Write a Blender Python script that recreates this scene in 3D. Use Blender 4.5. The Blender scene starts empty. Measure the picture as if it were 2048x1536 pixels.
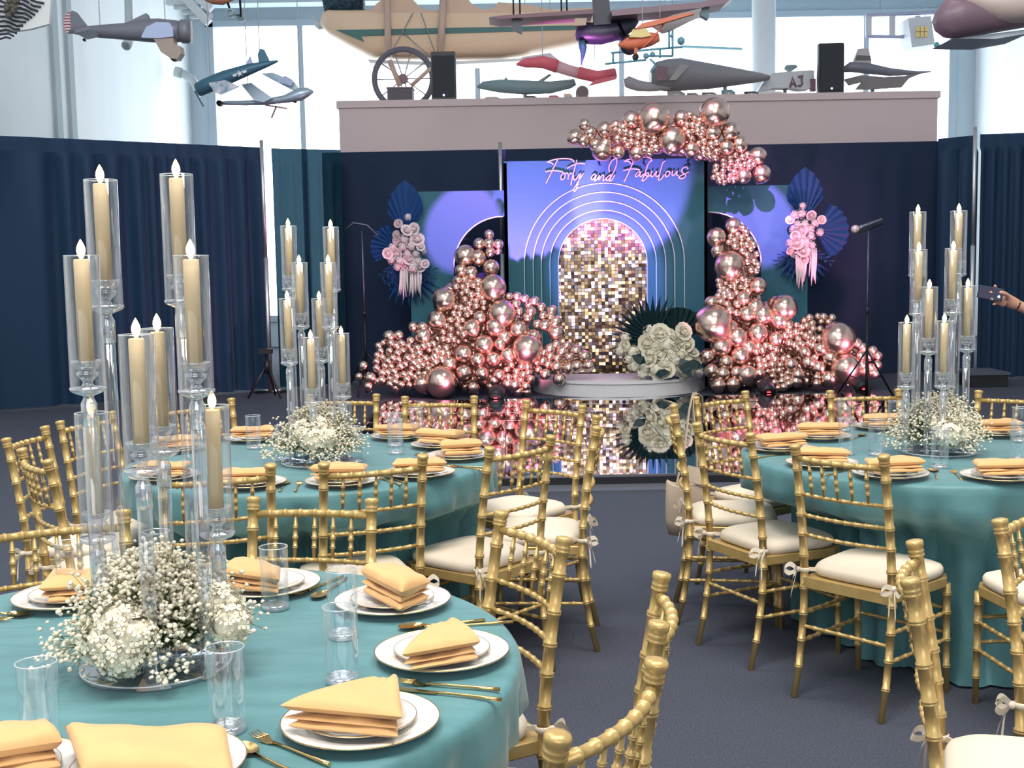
import bpy, math, random
from mathutils import Matrix, Vector
C = bpy.context.scene.collection
scene = bpy.context.scene
PI = math.pi
def R(d): return math.radians(d)

# ---------------------------------------------------------------- camera, world, lights, exposure
F_PX, PITCH, ROLL, EYE = 2400.0, 0.1003, 0.0173, 1.58
cam = bpy.data.cameras.new('camera'); cam.sensor_width = 36; cam.lens = 36 * F_PX / 2048
cam.clip_end = 200
cam_o = bpy.data.objects.new('camera', cam); C.objects.link(cam_o); scene.camera = cam_o
_r, _u = Vector((1, 0, 0)), Vector((0, math.sin(PITCH), math.cos(PITCH)))
_c, _s = math.cos(ROLL), math.sin(ROLL)
cx, cy = _r * _c - _u * _s, _r * _s + _u * _c
cz = cx.cross(cy)
cam_o.matrix_world = Matrix(((cx.x, cy.x, cz.x, 0), (cx.y, cy.y, cz.y, 0), (cx.z, cy.z, cz.z, EYE), (0, 0, 0, 1)))

W = bpy.data.worlds.new('World'); scene.world = W; W.use_nodes = True
W.node_tree.nodes['Background'].inputs[0].default_value = (0.86, 0.95, 1.0, 1)
W.node_tree.nodes['Background'].inputs[1].default_value = 6.0

def lamp(name, kind, loc, power, col, aim=None, **kw):
    l = bpy.data.lights.new(name, kind); l.energy = power; l.color = col
    for k, v in kw.items(): setattr(l, k, v)
    o = bpy.data.objects.new(name, l); C.objects.link(o); o.location = loc
    if aim: o.rotation_euler = (Vector(aim) - Vector(loc)).to_track_quat('-Z', 'Y').to_euler()
    return o
WARM = (1.0, 0.93, 0.84)
lamp('hall_light', 'AREA', (-1.2, 1.0, 7.6), 420, WARM, (-0.9, 2.8, 0.7), size=3.0)
lamp('hall_light', 'AREA', (2.6, 2.6, 7.8), 380, WARM, (1.6, 4.6, 0.7), size=3.0)
lamp('hall_light', 'AREA', (-3.0, 6.5, 8.2), 260, (0.9, 0.95, 1.0), (-2.5, 8.5, 0), size=3.0)
lamp('hall_light', 'AREA', (3.0, 10.0, 8.2), 100, (0.95, 0.95, 1.0), (2.5, 14, 4.0), size=2.0)
lamp('front_fill_light', 'AREA', (0.5, -6.5, 4.2), 520, (0.93, 0.97, 1.0), (0.5, 5, 1.0), shape='RECTANGLE', size=9.0, size_y=5.0)  # added frontal fill from behind the camera; wall_front has no window
BLUE = (0.80, 0.19, 0.80)
def spot(loc, aim, power, col, ang, blend=0.25, size=0.05):
    return lamp('stage_spot', 'SPOT', loc, power, col, aim, spot_size=R(ang), spot_blend=blend, shadow_soft_size=size)
spot((-0.15, 12.95, 0.25), (0.42, 15.0, 2.18), 3500, BLUE, 27, .3)
spot((0.55, 12.95, 0.25), (1.42, 15.0, 2.22), 3500, BLUE, 27, .3)
spot((0.2, 10.6, 4.6), (1.2, 15.2, 1.45), 3000, (0.42, 0.30, 1.0), 16, .5)
spot((0.9, 10.2, 5.0), (-0.56, 15.1, 2.05), 8200, BLUE, 9.2, .12)
spot((1.8, 10.2, 5.0), (3.08, 15.1, 2.05), 8200, BLUE, 9.2, .12)
PINK = (1.0, 0.30, 0.50)
spot((-0.35, 13.25, 0.15), (-1.9, 14.5, 0.75), 200, PINK, 70, .6)
spot((0.0, 13.25, 0.15), (0.05, 14.5, 0.8), 240, PINK, 70, .6)
spot((3.0, 13.3, 0.15), (2.75, 14.5, 1.2), 290, PINK, 70, .6)
spot((4.35, 13.4, 0.15), (3.9, 14.5, 0.7), 270, PINK, 75, .6)
spot((1.2, 13.0, 4.9), (2.1, 14.8, 3.15), 420, (1.0, .3, .45), 50, .6)

vs = scene.view_settings
vs.view_transform = 'Standard'; vs.look = 'None'; vs.gamma = 1; vs.use_curve_mapping = False
vs.exposure = 0.0
cy_ = scene.cycles
cy_.max_bounces = 10; cy_.diffuse_bounces = 3; cy_.glossy_bounces = 4; cy_.transmission_bounces = 4
cy_.transparent_max_bounces = 24; cy_.caustics_reflective = False; cy_.caustics_refractive = False
cy_.sample_clamp_indirect = 6.0; cy_.use_denoising = True

# ---------------------------------------------------------------- helpers
def ray(x, y):
    a, b = x - 1024, y - 768
    u, v = (a * _c - b * _s) / F_PX, (a * _s + b * _c) / F_PX
    return Vector((u, math.cos(PITCH) - v * math.sin(PITCH), -(math.sin(PITCH) + v * math.cos(PITCH))))
EYEV = Vector((0, 0, EYE))
def at(x, y, Y):                       # point of the photo's pixel at distance Y
    d = ray(x, y); return EYEV + d * (Y / d.y)
def atz(x, y, z):                      # point of the photo's pixel at height z
    d = ray(x, y); return EYEV + d * ((z - EYE) / d.z)
def pxm(Y): return Y * 1.0 / F_PX      # metres per pixel at distance Y (about)

def tag(o, label=None, cat=None, group=None, kind=None):
    if label: o['label'] = label
    if cat: o['category'] = cat
    if group: o['group'] = group
    if kind: o['kind'] = kind
    return o
def thing(name, label, cat, loc=(0, 0, 0), rz=0.0, group=None):
    o = bpy.data.objects.new(name, None); C.objects.link(o); o.empty_display_size = .1
    o.location = loc; o.rotation_euler = (0, 0, rz)
    return tag(o, label, cat, group)
def children(o): return list(o.children)
def copy_tree(o, parent=None):
    c = o.copy(); C.objects.link(c)
    if parent: c.parent = parent
    for ch in children(o): copy_tree(ch, c)
    return c

class MB:
    def __init__(s): s.v = []; s.f = []; s.sm = []; s.mi = []
    def add(s, vs, fs, smooth=True, mi=0):
        n = len(s.v); s.v += [tuple(p) for p in vs]
        for f in fs:
            s.f.append(tuple(i + n for i in f)); s.sm.append(smooth); s.mi.append(mi)
        return s
    def box(s, lo, hi, mi=0):
        x0, y0, z0 = lo; x1, y1, z1 = hi
        v = [(x0, y0, z0), (x1, y0, z0), (x1, y1, z0), (x0, y1, z0), (x0, y0, z1), (x1, y0, z1), (x1, y1, z1), (x0, y1, z1)]
        return s.add(v, [(0, 3, 2, 1), (4, 5, 6, 7), (0, 1, 5, 4), (1, 2, 6, 5), (2, 3, 7, 6), (3, 0, 4, 7)], False, mi)
    def bar(s, a, b, w, h, up=(0, 0, 1), mi=0):          # box from a to b
        a, b = Vector(a), Vector(b); d = (b - a).normalized(); u = Vector(up)
        sd = d.cross(u)
        if sd.length < 1e-4: sd = d.cross(Vector((1, 0, 0)))
        sd.normalize(); u = sd.cross(d)
        v = []
        for p in (a, b):
            for i, j in ((-1, -1), (1, -1), (1, 1), (-1, 1)): v.append(p + sd * (i * w / 2) + u * (j * h / 2))
        return s.add(v, [(3, 2, 1, 0), (4, 5, 6, 7), (0, 1, 5, 4), (1, 2, 6, 5), (2, 3, 7, 6), (3, 0, 4, 7)], False, mi)
    def tube(s, pts, r, n=8, cap=True, smooth=True, mi=0, flat=1.0):
        pts = [Vector(p) for p in pts]; m = len(pts)
        rs = [r] * m if isinstance(r, (int, float)) else list(r)
        t0 = (pts[1] - pts[0]).normalized()
        u = t0.cross(Vector((0, 1, 0)))
        if u.length < .1: u = t0.cross(Vector((1, 0, 0)))
        u.normalize(); v = []
        for i, p in enumerate(pts):
            t = pts[min(i + 1, m - 1)] - pts[max(i - 1, 0)]
            if t.length < 1e-9: t = t0
            t.normalize(); u = (u - t * u.dot(t))
            if u.length < 1e-6: u = t.orthogonal()
            u.normalize(); w = t.cross(u)
            for k in range(n):
                a = 2 * PI * k / n
                v.append(p + (u * math.cos(a) + w * (math.sin(a) * flat)) * rs[i])
        f = []
        for i in range(m - 1):
            for k in range(n):
                f.append((i * n + k, i * n + (k + 1) % n, (i + 1) * n + (k + 1) % n, (i + 1) * n + k))
        s.add(v, f, smooth, mi)
        if cap:
            b = len(s.v) - m * n
            s.f.append(tuple(b + k for k in reversed(range(n)))); s.sm.append(False); s.mi.append(mi)
            s.f.append(tuple(b + (m - 1) * n + k for k in range(n))); s.sm.append(False); s.mi.append(mi)
        return s
    def lathe(s, prof, c=(0, 0, 0), n=24, smooth=True, mi=0, a0=0.0, a1=2 * PI):
        c = Vector(c); v = []; full = abs(a1 - a0 - 2 * PI) < 1e-6; m = n if full else n + 1
        for r, z in prof:
            for k in range(m):
                a = a0 + (a1 - a0) * k / n; v.append((c.x + r * math.cos(a), c.y + r * math.sin(a), c.z + z))
        f = []
        for i in range(len(prof) - 1):
            for k in range(n if full else m - 1):
                k2 = (k + 1) % m; f.append((i * m + k, i * m + k2, (i + 1) * m + k2, (i + 1) * m + k))
        return s.add(v, f, smooth, mi)
    def ball(s, c, r, nu=10, nv=7, mi=0, sc=(1, 1, 1)):
        c = Vector(c); v = [c + Vector((0, 0, r * sc[2]))]
        for i in range(1, nv):
            t = PI * i / nv
            for k in range(nu):
                a = 2 * PI * k / nu
                v.append(c + Vector((r * sc[0] * math.sin(t) * math.cos(a), r * sc[1] * math.sin(t) * math.sin(a), r * sc[2] * math.cos(t))))
        v.append(c - Vector((0, 0, r * sc[2]))); f = []
        for k in range(nu): f.append((0, 1 + k, 1 + (k + 1) % nu))
        for i in range(nv - 2):
            for k in range(nu):
                a = 1 + i * nu; f.append((a + k, a + nu + k, a + nu + (k + 1) % nu, a + (k + 1) % nu))
        a = 1 + (nv - 2) * nu; L = len(v) - 1
        for k in range(nu): f.append((L, a + (k + 1) % nu, a + k))
        return s.add(v, f, True, mi)
    def prism(s, front, off, mi=0, smooth=False):         # polygon of 3D points pushed along off
        off = Vector(off); n = len(front); fr = [Vector(p) for p in front]
        v = fr + [p + off for p in fr]
        f = [tuple(range(n)), tuple(reversed(range(n, 2 * n)))]
        for k in range(n): f.append((k, n + k, n + (k + 1) % n, (k + 1) % n))
        return s.add(v, f, smooth, mi)
    def loft(s, rings, cap=True, smooth=True, mi=0):
        n = len(rings[0]); v = [p for r in rings for p in r]; f = []
        for i in range(len(rings) - 1):
            for k in range(n): f.append((i * n + k, i * n + (k + 1) % n, (i + 1) * n + (k + 1) % n, (i + 1) * n + k))
        s.add(v, f, smooth, mi)
        if cap:
            b = len(s.v) - len(v)
            s.f.append(tuple(b + k for k in reversed(range(n)))); s.sm.append(False); s.mi.append(mi)
            s.f.append(tuple(b + len(v) - n + k for k in range(n))); s.sm.append(False); s.mi.append(mi)
        return s
    def grid(s, fn, nu, nv, mi=0, smooth=True):
        v = [fn(i / nu, j / nv) for i in range(nu + 1) for j in range(nv + 1)]
        f = [(i * (nv + 1) + j, (i + 1) * (nv + 1) + j, (i + 1) * (nv + 1) + j + 1, i * (nv + 1) + j + 1) for i in range(nu) for j in range(nv)]
        return s.add(v, f, smooth, mi)
    def mesh(s, name, mats, off=(0, 0, 0)):
        me = bpy.data.meshes.new(name); ox, oy, oz = off
        me.from_pydata([(x - ox, y - oy, z - oz) for x, y, z in s.v], [], s.f)
        me.polygons.foreach_set('use_smooth', s.sm)
        for m in (mats if isinstance(mats, (list, tuple)) else [mats]): me.materials.append(m)
        me.polygons.foreach_set('material_index', s.mi)
        me.update(); return me
    def build(s, name, mats, parent=None, local=False, origin=None):
        off = Vector((0, 0, 0))
        if parent is not None and not local:
            p = parent
            while p is not None: off = off + Vector(p.location); p = p.parent
        if origin is not None and parent is None: off = Vector(origin)
        o = bpy.data.objects.new(name, s.mesh(name, mats, off)); C.objects.link(o)
        if parent is not None: o.parent = parent
        elif origin is not None: o.location = origin
        return o
def link(name, me, parent=None, loc=(0, 0, 0), rot=(0, 0, 0), sc=1.0):
    o = bpy.data.objects.new(name, me); C.objects.link(o); o.location = loc; o.rotation_euler = rot
    o.scale = (sc, sc, sc) if isinstance(sc, (int, float)) else sc
    if parent is not None: o.parent = parent
    return o
def rel(p, parent):
    off = Vector((0, 0, 0)); q = parent
    while q is not None: off += Vector(q.location); q = q.parent
    return Vector(p) - off

# ---------------------------------------------------------------- materials
MATS = {}
def mat(name, col, rough=.5, metal=0.0, emit=None, es=0.0, noise=None, bump=None, sheen=0.0, coat=0.0, spec=.5, trans=0.0):
    if name in MATS: return MATS[name]
    m = bpy.data.materials.new(name); m.use_nodes = True; nt = m.node_tree; b = nt.nodes['Principled BSDF']
    b.inputs['Base Color'].default_value = (*col, 1); b.inputs['Roughness'].default_value = rough; b.inputs['Metallic'].default_value = metal
    b.inputs['Specular IOR Level'].default_value = spec
    if sheen:
        b.inputs['Sheen Weight'].default_value = sheen; b.inputs['Sheen Roughness'].default_value = .35
    if coat: b.inputs['Coat Weight'].default_value = coat; b.inputs['Coat Roughness'].default_value = .05
    if emit: b.inputs['Emission Color'].default_value = (*emit, 1); b.inputs['Emission Strength'].default_value = es
    if noise or bump:
        tc = nt.nodes.new('ShaderNodeTexCoord')
    if noise:                                   # (scale, colour2, detail, stretch)
        sc, c2, det, st = noise
        mp = nt.nodes.new('ShaderNodeMapping'); mp.inputs['Scale'].default_value = st
        nz = nt.nodes.new('ShaderNodeTexNoise'); nz.inputs['Scale'].default_value = sc; nz.inputs['Detail'].default_value = det
        rp = nt.nodes.new('ShaderNodeValToRGB'); rp.color_ramp.elements[0].position = .35; rp.color_ramp.elements[1].position = .65
        rp.color_ramp.elements[0].color = (*col, 1); rp.color_ramp.elements[1].color = (*c2, 1)
        nt.links.new(tc.outputs['Object'], mp.inputs['Vector']); nt.links.new(mp.outputs['Vector'], nz.inputs['Vector'])
        nt.links.new(nz.outputs['Fac'], rp.inputs['Fac']); nt.links.new(rp.outputs['Color'], b.inputs['Base Color'])
    if bump:                                    # (scale, strength, distance)
        nb = nt.nodes.new('ShaderNodeTexNoise'); nb.inputs['Scale'].default_value = bump[0]; nb.inputs['Detail'].default_value = 3
        bp = nt.nodes.new('ShaderNodeBump'); bp.inputs['Strength'].default_value = bump[1]; bp.inputs['Distance'].default_value = bump[2]
        nt.links.new(tc.outputs['Object'], nb.inputs['Vector']); nt.links.new(nb.outputs['Fac'], bp.inputs['Height'])
        nt.links.new(bp.outputs['Normal'], b.inputs['Normal'])
    MATS[name] = m; return m
def glass_mat(name, tint=(.97, .98, 1.0), edge=.55, base=.04, rough=.02, body=(.9, .95, 1), milk=0.0):
    if name in MATS: return MATS[name]
    m = bpy.data.materials.new(name); m.use_nodes = True; nt = m.node_tree; nt.nodes.clear()
    out = nt.nodes.new('ShaderNodeOutputMaterial'); mx = nt.nodes.new('ShaderNodeMixShader')
    tr = nt.nodes.new('ShaderNodeBsdfTransparent'); tr.inputs[0].default_value = (*tint, 1)
    gl = nt.nodes.new('ShaderNodeBsdfGlossy'); gl.inputs['Roughness'].default_value = rough; gl.inputs[0].default_value = (1, 1, 1, 1)
    lw = nt.nodes.new('ShaderNodeLayerWeight'); lw.inputs[0].default_value = .35
    mr = nt.nodes.new('ShaderNodeMapRange'); mr.inputs[1].default_value = 0; mr.inputs[2].default_value = 1; mr.inputs[3].default_value = base; mr.inputs[4].default_value = edge
    nt.links.new(lw.outputs['Facing'], mr.inputs[0]); nt.links.new(mr.outputs[0], mx.inputs[0])
    nt.links.new(tr.outputs[0], mx.inputs[1]); nt.links.new(gl.outputs[0], mx.inputs[2])
    last = mx
    if milk > 0:
        df = nt.nodes.new('ShaderNodeBsdfDiffuse'); df.inputs[0].default_value = (*body, 1)
        m2 = nt.nodes.new('ShaderNodeMixShader'); m2.inputs[0].default_value = milk
        nt.links.new(mx.outputs[0], m2.inputs[1]); nt.links.new(df.outputs[0], m2.inputs[2]); last = m2
    nt.links.new(last.outputs[0], out.inputs[0]); MATS[name] = m; return m
GOLD = mat('gold_paint', (.62, .43, .17), .34, .35, noise=(30, (.56, .38, .14), 2, (1, 1, 1)))
GOLD2 = mat('gold_metal', (.78, .52, .22), .2, 1.0)
CUSH = mat('ivory_fabric', (.82, .71, .57), .85, sheen=.2, bump=(300, .08, .002))
CLOTH = mat('teal_satin', (.085, .225, .245), .5, sheen=.25, noise=(5, (.11, .275, .30), 5, (1, 4, 1)), bump=(60, .12, .004))
NAPKIN = mat('peach_fabric', (.80, .46, .20), .8, sheen=.2, noise=(8, (.74, .42, .18), 3, (1, 1, 1)), bump=(500, .1, .001))
CHINA = mat('white_china', (.82, .80, .77), .12, coat=.5)
GLASS = glass_mat('clear_glass', (.985, .99, 1), .4, .02)
ACRYL = glass_mat('clear_acrylic', (.93, .94, .97), .85, .09, .04, milk=.03, body=(.9, .9, 1))
CRYST = glass_mat('cut_crystal', (.9, .92, .95), .9, .2, .05, milk=.12)
CHIM = glass_mat('chimney_glass', (.985, .985, .99), .55, .01, .03)
RIMG = glass_mat('glass_rim', (.95, .97, 1.0), .95, .35, .05, milk=.35)
WAX = mat('ivory_wax', (.97, .75, .44), .55)
FLAME = mat('led_flame', (1, .8, .4), .5, emit=(1.0, .78, .30), es=3.2)
BLOOM = mat('white_blossom', (.90, .84, .70), .8, noise=(25, (.84, .78, .58), 2, (1, 1, 1)))
PETAL = mat('cream_petal', (.84, .79, .63), .75)
PINKP = mat('blush_petal', (.85, .70, .74), .75)
STEMG = mat('green_stem', (.16, .20, .07), .7)
BALLOON = mat('rose_gold_balloon', (.71, .51, .43), .25, 1.0)
CARPET = mat('slate_carpet', (.034, .040, .062), .95, noise=(140, (.072, .081, .112), 4, (1, 1, 1)), bump=(400, .35, .004))
DRAPE = mat('navy_drape', (.001, .026, .074), .75, sheen=.2)
NAVYB = mat('navy_backdrop', (.001, .014, .050), .8)
TEALB = mat('teal_board', (.013, .115, .165), .6)
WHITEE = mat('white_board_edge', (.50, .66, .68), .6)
WALLC = mat('pale_concrete', (.82, .89, .91), .85, noise=(1.2, (.88, .93, .95), 5, (1, 1, .3)), bump=(12, .08, .01))
FRAMEW = mat('window_frame_grey', (.42, .52, .60), .5)
BEIGE = mat('beige_plaster', (.66, .53, .53), .85)
BLACK = mat('black_plastic', (.012, .013, .017), .45)
BLACKM = mat('black_metal', (.02, .02, .025), .4, .6)
DARKC = mat('dark_cloth', (.006, .007, .014), .85)
CHROME = mat('chrome', (.75, .75, .78), .15, 1.0)
POLE = mat('aluminium_pole', (.62, .62, .64), .35, .9)
SKIN = mat('skin', (.62, .33, .24), .55)
MIRROR = mat('mirror_tile', (.80, .78, .82), .025, 1.0)
PEDW = mat('white_laminate', (.80, .77, .78), .35)
FANB = mat('dark_blue_palm', (.008, .055, .20), .6)
LEAFG = mat('dark_green_leaf', (.006, .03, .035), .5)
RED_LED = mat('red_digits', (.3, 0, 0), .5, emit=(1, .05, .08), es=6)
TOTE = mat('beige_tote', (.50, .40, .31), .8, bump=(200, .15, .002))

# ---------------------------------------------------------------- setting
def struct(mb, name, m, parent=None):
    o = mb.build(name, m, parent)
    if parent is None: o['kind'] = 'structure'
    return o
XL, XR, YB, YF, ZC = at(379, 150, 24.0).x, at(1951, 150, 24.0).x, 24.0, -7.0, 9.2
struct(MB().box((XL - .3, YF, -.2), (XR + .3, YB + .4, 0)), 'floor', CARPET)
struct(MB().box((XL - .3, YF, ZC), (XR + .3, YB + .4, ZC + .3)), 'ceiling', mat('white_ceiling', (.68, .74, .78), .9))
wl = struct(MB().box((XL - .3, YF, 0), (XL, YB + .4, ZC)), 'wall_left', WALLC)
struct(MB().box((XR, YF, 0), (XR + .3, YB + .4, ZC)), 'wall_right', WALLC)
struct(MB().box((XL - .3, YF - .3, 0), (XR + .3, YF, ZC)), 'wall_front', mat('far_hall_grey', (.30, .33, .37), .9))
for i, xp in enumerate((108, 137)):      # vertical joint strips on the concrete wall
    p = ray(xp, 140); Yp = XL / (p.x / p.y)
    struct(MB().box((XL, Yp - .10, 0), (XL + .05, Yp + .10, ZC)), 'trim_%d' % (i + 1), mat('joint_grey', (.42, .50, .54), .8))
# back wall round one wide window
wx0, wx1 = at(416, 150, YB).x, at(1911, 150, YB).x
wz1, wz0 = at(800, 36, YB).z, .5
mb = MB(); mb.box((XL, YB, 0), (wx0, YB + .4, ZC)); mb.box((wx1, YB, 0), (XR, YB + .4, ZC))
mb.box((wx0, YB, wz1), (wx1, YB + .4, ZC)); mb.box((wx0, YB, 0), (wx1, YB + .4, wz0))
struct(mb, 'wall_back', mat('pale_blue_wall', (.50, .62, .70), .8))
win = bpy.data.objects.new('window_1', None); C.objects.link(win); win.location = ((wx0 + wx1) / 2, YB, wz0); win['kind'] = 'structure'
mb = MB(); fw = .12
mb.box((wx0, YB - .06, wz1 - fw), (wx1, YB + .2, wz1)); mb.box((wx0, YB - .06, wz0), (wx1, YB + .2, wz0 + fw))
mb.box((wx0, YB - .06, wz0), (wx0 + fw * 1.2, YB + .2, wz1)); mb.box((wx1 - fw * 1.2, YB - .06, wz0), (wx1, YB + .2, wz1))
mb.build('window_frame', FRAMEW, win)
mx_ = [at(x, 150, YB).x for x in (603, 955, 1243, 1528, 1731)]
for x in mx_:
    MB().box((x - .05, YB - .04, wz0), (x + .05, YB + .12, wz1)).build('mullion', FRAMEW, win)
edges = [wx0] + mx_ + [wx1]
for a, b in zip(edges, edges[1:]):
    MB().box((a + .03, YB + .06, wz0 + .05), (b - .03, YB + .075, wz1 - .05)).build('pane', GLASS, win)
p0, p1 = at(1504, 60, 22.6), at(1551, 60, 22.6)
struct(MB().lathe([((p1.x - p0.x) / 2, 0), ((p1.x - p0.x) / 2, ZC)], ((p0.x + p1.x) / 2, 22.6, 0), 24), 'column_round', mat('column_white', (.62, .70, .74), .7))
struct(MB().box((XL, 23.0, wz1 + .12), (XR, 23.4, wz1 + .75)), 'beam_head', mat('beam_blue', (.46, .58, .66), .7))
# raised room whose parapet shows above the drape
bx0, bx1, bzt = at(677, 203, 17.6).x, at(1876, 181, 17.6).x, at(1276, 192, 17.6).z
mb = MB(); mb.box((bx0, 17.6, 0), (bx1, 20.6, bzt - .10)); mb.box((bx0 - .03, 17.57, bzt - .10), (bx1 + .03, 20.63, bzt))
struct(mb, 'wall_parapet', BEIGE)
# duct and pipes on the left wall
mb = MB()
for k in range(4):
    a, b = at(322 + 22 * k, 14 - 12 * (k % 2) + k * 4, 18), at(352 + 24 * k, 20 + k * 6, 18)
mb.bar(at(345, -30, 18), at(418, 46, 18), .12, .12); mb.bar(at(375, -30, 18), at(422, 20, 18), .12, .12)
for k in range(4): mb.bar(at(335 + 16 * k, 6 + 9 * k, 18.3), at(386 + 12 * k, 4 + 9 * k, 18.0), .07, .07)
tag(mb.build('roof_truss', mat('white_steel', (.68, .74, .78), .5), origin=at(385, 10, 18)), 'white lattice roof truss end beside the window corner', 'truss')
def pipe(pts, r, label):
    t = thing('wall_pipe', label, 'pipe', pts[0], group='pipes on the concrete wall')
    MB().tube(pts, r, 12).build('pipe_run', mat('pipe_grey', (.52, .58, .60), .5), t)
    MB().tube([pts[-2], Vector(pts[-1])], r * 1.25, 12).build('elbow', mat('pipe_grey', (.52, .58, .60), .5), t)
Yw = 17.2
pipe([at(255, -60, Yw), at(258, 60, Yw), at(258, 84, Yw), at(252, 92, Yw - .1)], .055, 'pale vertical pipe on concrete wall behind the grey fighter plane')
pipe([at(402, 190, 22.2), at(385, 160, 22.2), at(365, 147, 22.2), at(350, 143, 22.2)], .075, 'pale bent pipe elbow in the corner by the window')

# ---------------------------------------------------------------- pipe and drape
def drape(name, pts, label, m=DRAPE, top=3.1, pleat=.26, amp=.06, seed=1, bottom=.02):
    rnd = random.Random(seed); P = [Vector((x, y, 0)) for x, y in pts]
    L = [0.0]
    for a, b in zip(P, P[1:]): L.append(L[-1] + (b - a).length)
    n = int(L[-1] / .035); ph = 0; col = []
    for i in range(n + 1):
        d = L[-1] * i / n
        k = max(j for j in range(len(P)) if L[j] <= d + 1e-9); k = min(k, len(P) - 2)
        q = P[k].lerp(P[k + 1], (d - L[k]) / (L[k + 1] - L[k])); t = (P[k + 1] - P[k]).normalized()
        nrm = Vector((t.y, -t.x, 0)); ph += 2 * PI * .035 / pleat * (1 + .5 * math.sin(d * 1.7 + seed) + .35 * math.sin(d * 5.1))
        col.append((q, nrm, math.sin(ph), math.sin(ph * .37 + seed)))
    zs = [bottom, .5, 1.2, 2.0, top - .22, top - .16, top - .155, top]
    def fn(i, j):
        q, nrm, a, b = col[i]; z = zs[j]; g = 1.0 if z < top - .2 else .15
        v = q + nrm * (amp * g * (a + .5 * b * (1 - z / top * .5))); return (v.x, v.y, z)
    mb = MB(); nj = len(zs) - 1
    v = [fn(i, j) for i in range(n + 1) for j in range(nj + 1)]
    f = [(i * (nj + 1) + j, (i + 1) * (nj + 1) + j, (i + 1) * (nj + 1) + j + 1, i * (nj + 1) + j + 1) for i in range(n) for j in range(nj)]
    mb.add(v, f)
    return tag(mb.build(name, m, origin=(pts[0][0], pts[0][1], 0)), label, 'drape', 'navy pipe and drape curtains')
SHEER = glass_mat('sheer_navy', (.05, .10, .13), .1, .0, .6, body=(.012, .042, .07), milk=.86)
drape('drape', [(-6.38, 13.2), (-5.74, 13.62), (at(531, 400, 15.5).x, 15.5)], 'long navy drape across the left wall side, up to the first pole', seed=3)
drape('drape', [(at(546, 400, 15.62).x, 15.62), (-2.2, 16.0)], 'thin sheer navy drape just right of the first pole, daylight showing through', SHEER, seed=5, amp=.055, pleat=.16)
drape('drape', [(-2.5, 16.35), (6.05, 16.2)], 'wide dark navy drape hanging directly behind the arch backdrop', NAVYB, amp=.012, pleat=.6, seed=8)
drape('drape', [(5.62, 15.9), (at(1951, 400, 15.5).x, 15.5)], 'narrow pleated navy drape just left of the last pole', seed=11)
drape('drape', [(at(1957, 400, 15.4).x, 15.4), (8.9, 15.0)], 'navy drape at the right edge behind the hand with the phone', seed=14)
def drape_pole(x0, y0, x1, y1, Y, label, zt=3.16):
    b = at(x1, y1, Y); t = thing('drape_pole', label, 'pole', (b.x, Y, 0), group='drape poles')
    MB().tube([(b.x, Y, 0), (b.x, Y, 1.7)], .030, 10).build('lower_tube', POLE, t)
    MB().tube([(b.x, Y, 1.66), (b.x, Y, zt)], .024, 10).build('upper_tube', POLE, t)
    MB().lathe([(0, .012), (.22, .012), (.22, 0)], (b.x, Y, 0), 20).build('base_plate', BLACKM, t)
drape_pole(524, 300, 533, 560, 15.2, 'pale upright drape pole beside the bright gap in the curtains')
drape_pole(1003, 300, 1005, 560, 16.0, 'short visible drape pole behind the tall centre panel')
drape_pole(1953, 280, 1944, 560, 15.1, 'pale upright drape pole behind the right table candles')
# ---------------------------------------------------------------- stage: mirror floor, backdrop, pedestal
mz = .08
t = thing('mirror_dance_floor', 'black edged mirror tile dance floor in front of the arch backdrop', 'stage floor', (1.25, 10.8, 0))
mx0, mx1, my0, my1 = -1.40, 3.95, 8.40, 13.25
MB().box((mx0 - .05, my0 - .05, 0), (mx1 + .05, my1 + .05, mz - .012)).build('base_frame', BLACK, t)
mb = MB(); mb.box((mx0 - .05, my0 - .28, 0), (mx1 + .05, my0 - .05, .018)); mb.build('edge_ramp', mat('ramp_grey', (.10, .11, .13), .5), t)
rnd = random.Random(4); nx, ny = 8, 8; tw, td = (mx1 - mx0) / nx, (my1 - my0) / ny
tile = MB().box((-tw / 2 + .003, -td / 2 + .003, -.008), (tw / 2 - .003, td / 2 - .003, 0)).mesh('tile', MIRROR)
for i in range(nx):
    for j in range(ny):
        p = rel((mx0 + tw * (i + .5), my0 + td * (j + .5), mz), t)
        link('tile', tile, t, p, (R(rnd.gauss(0, .22)), R(rnd.gauss(0, .18)), 0))

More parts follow.
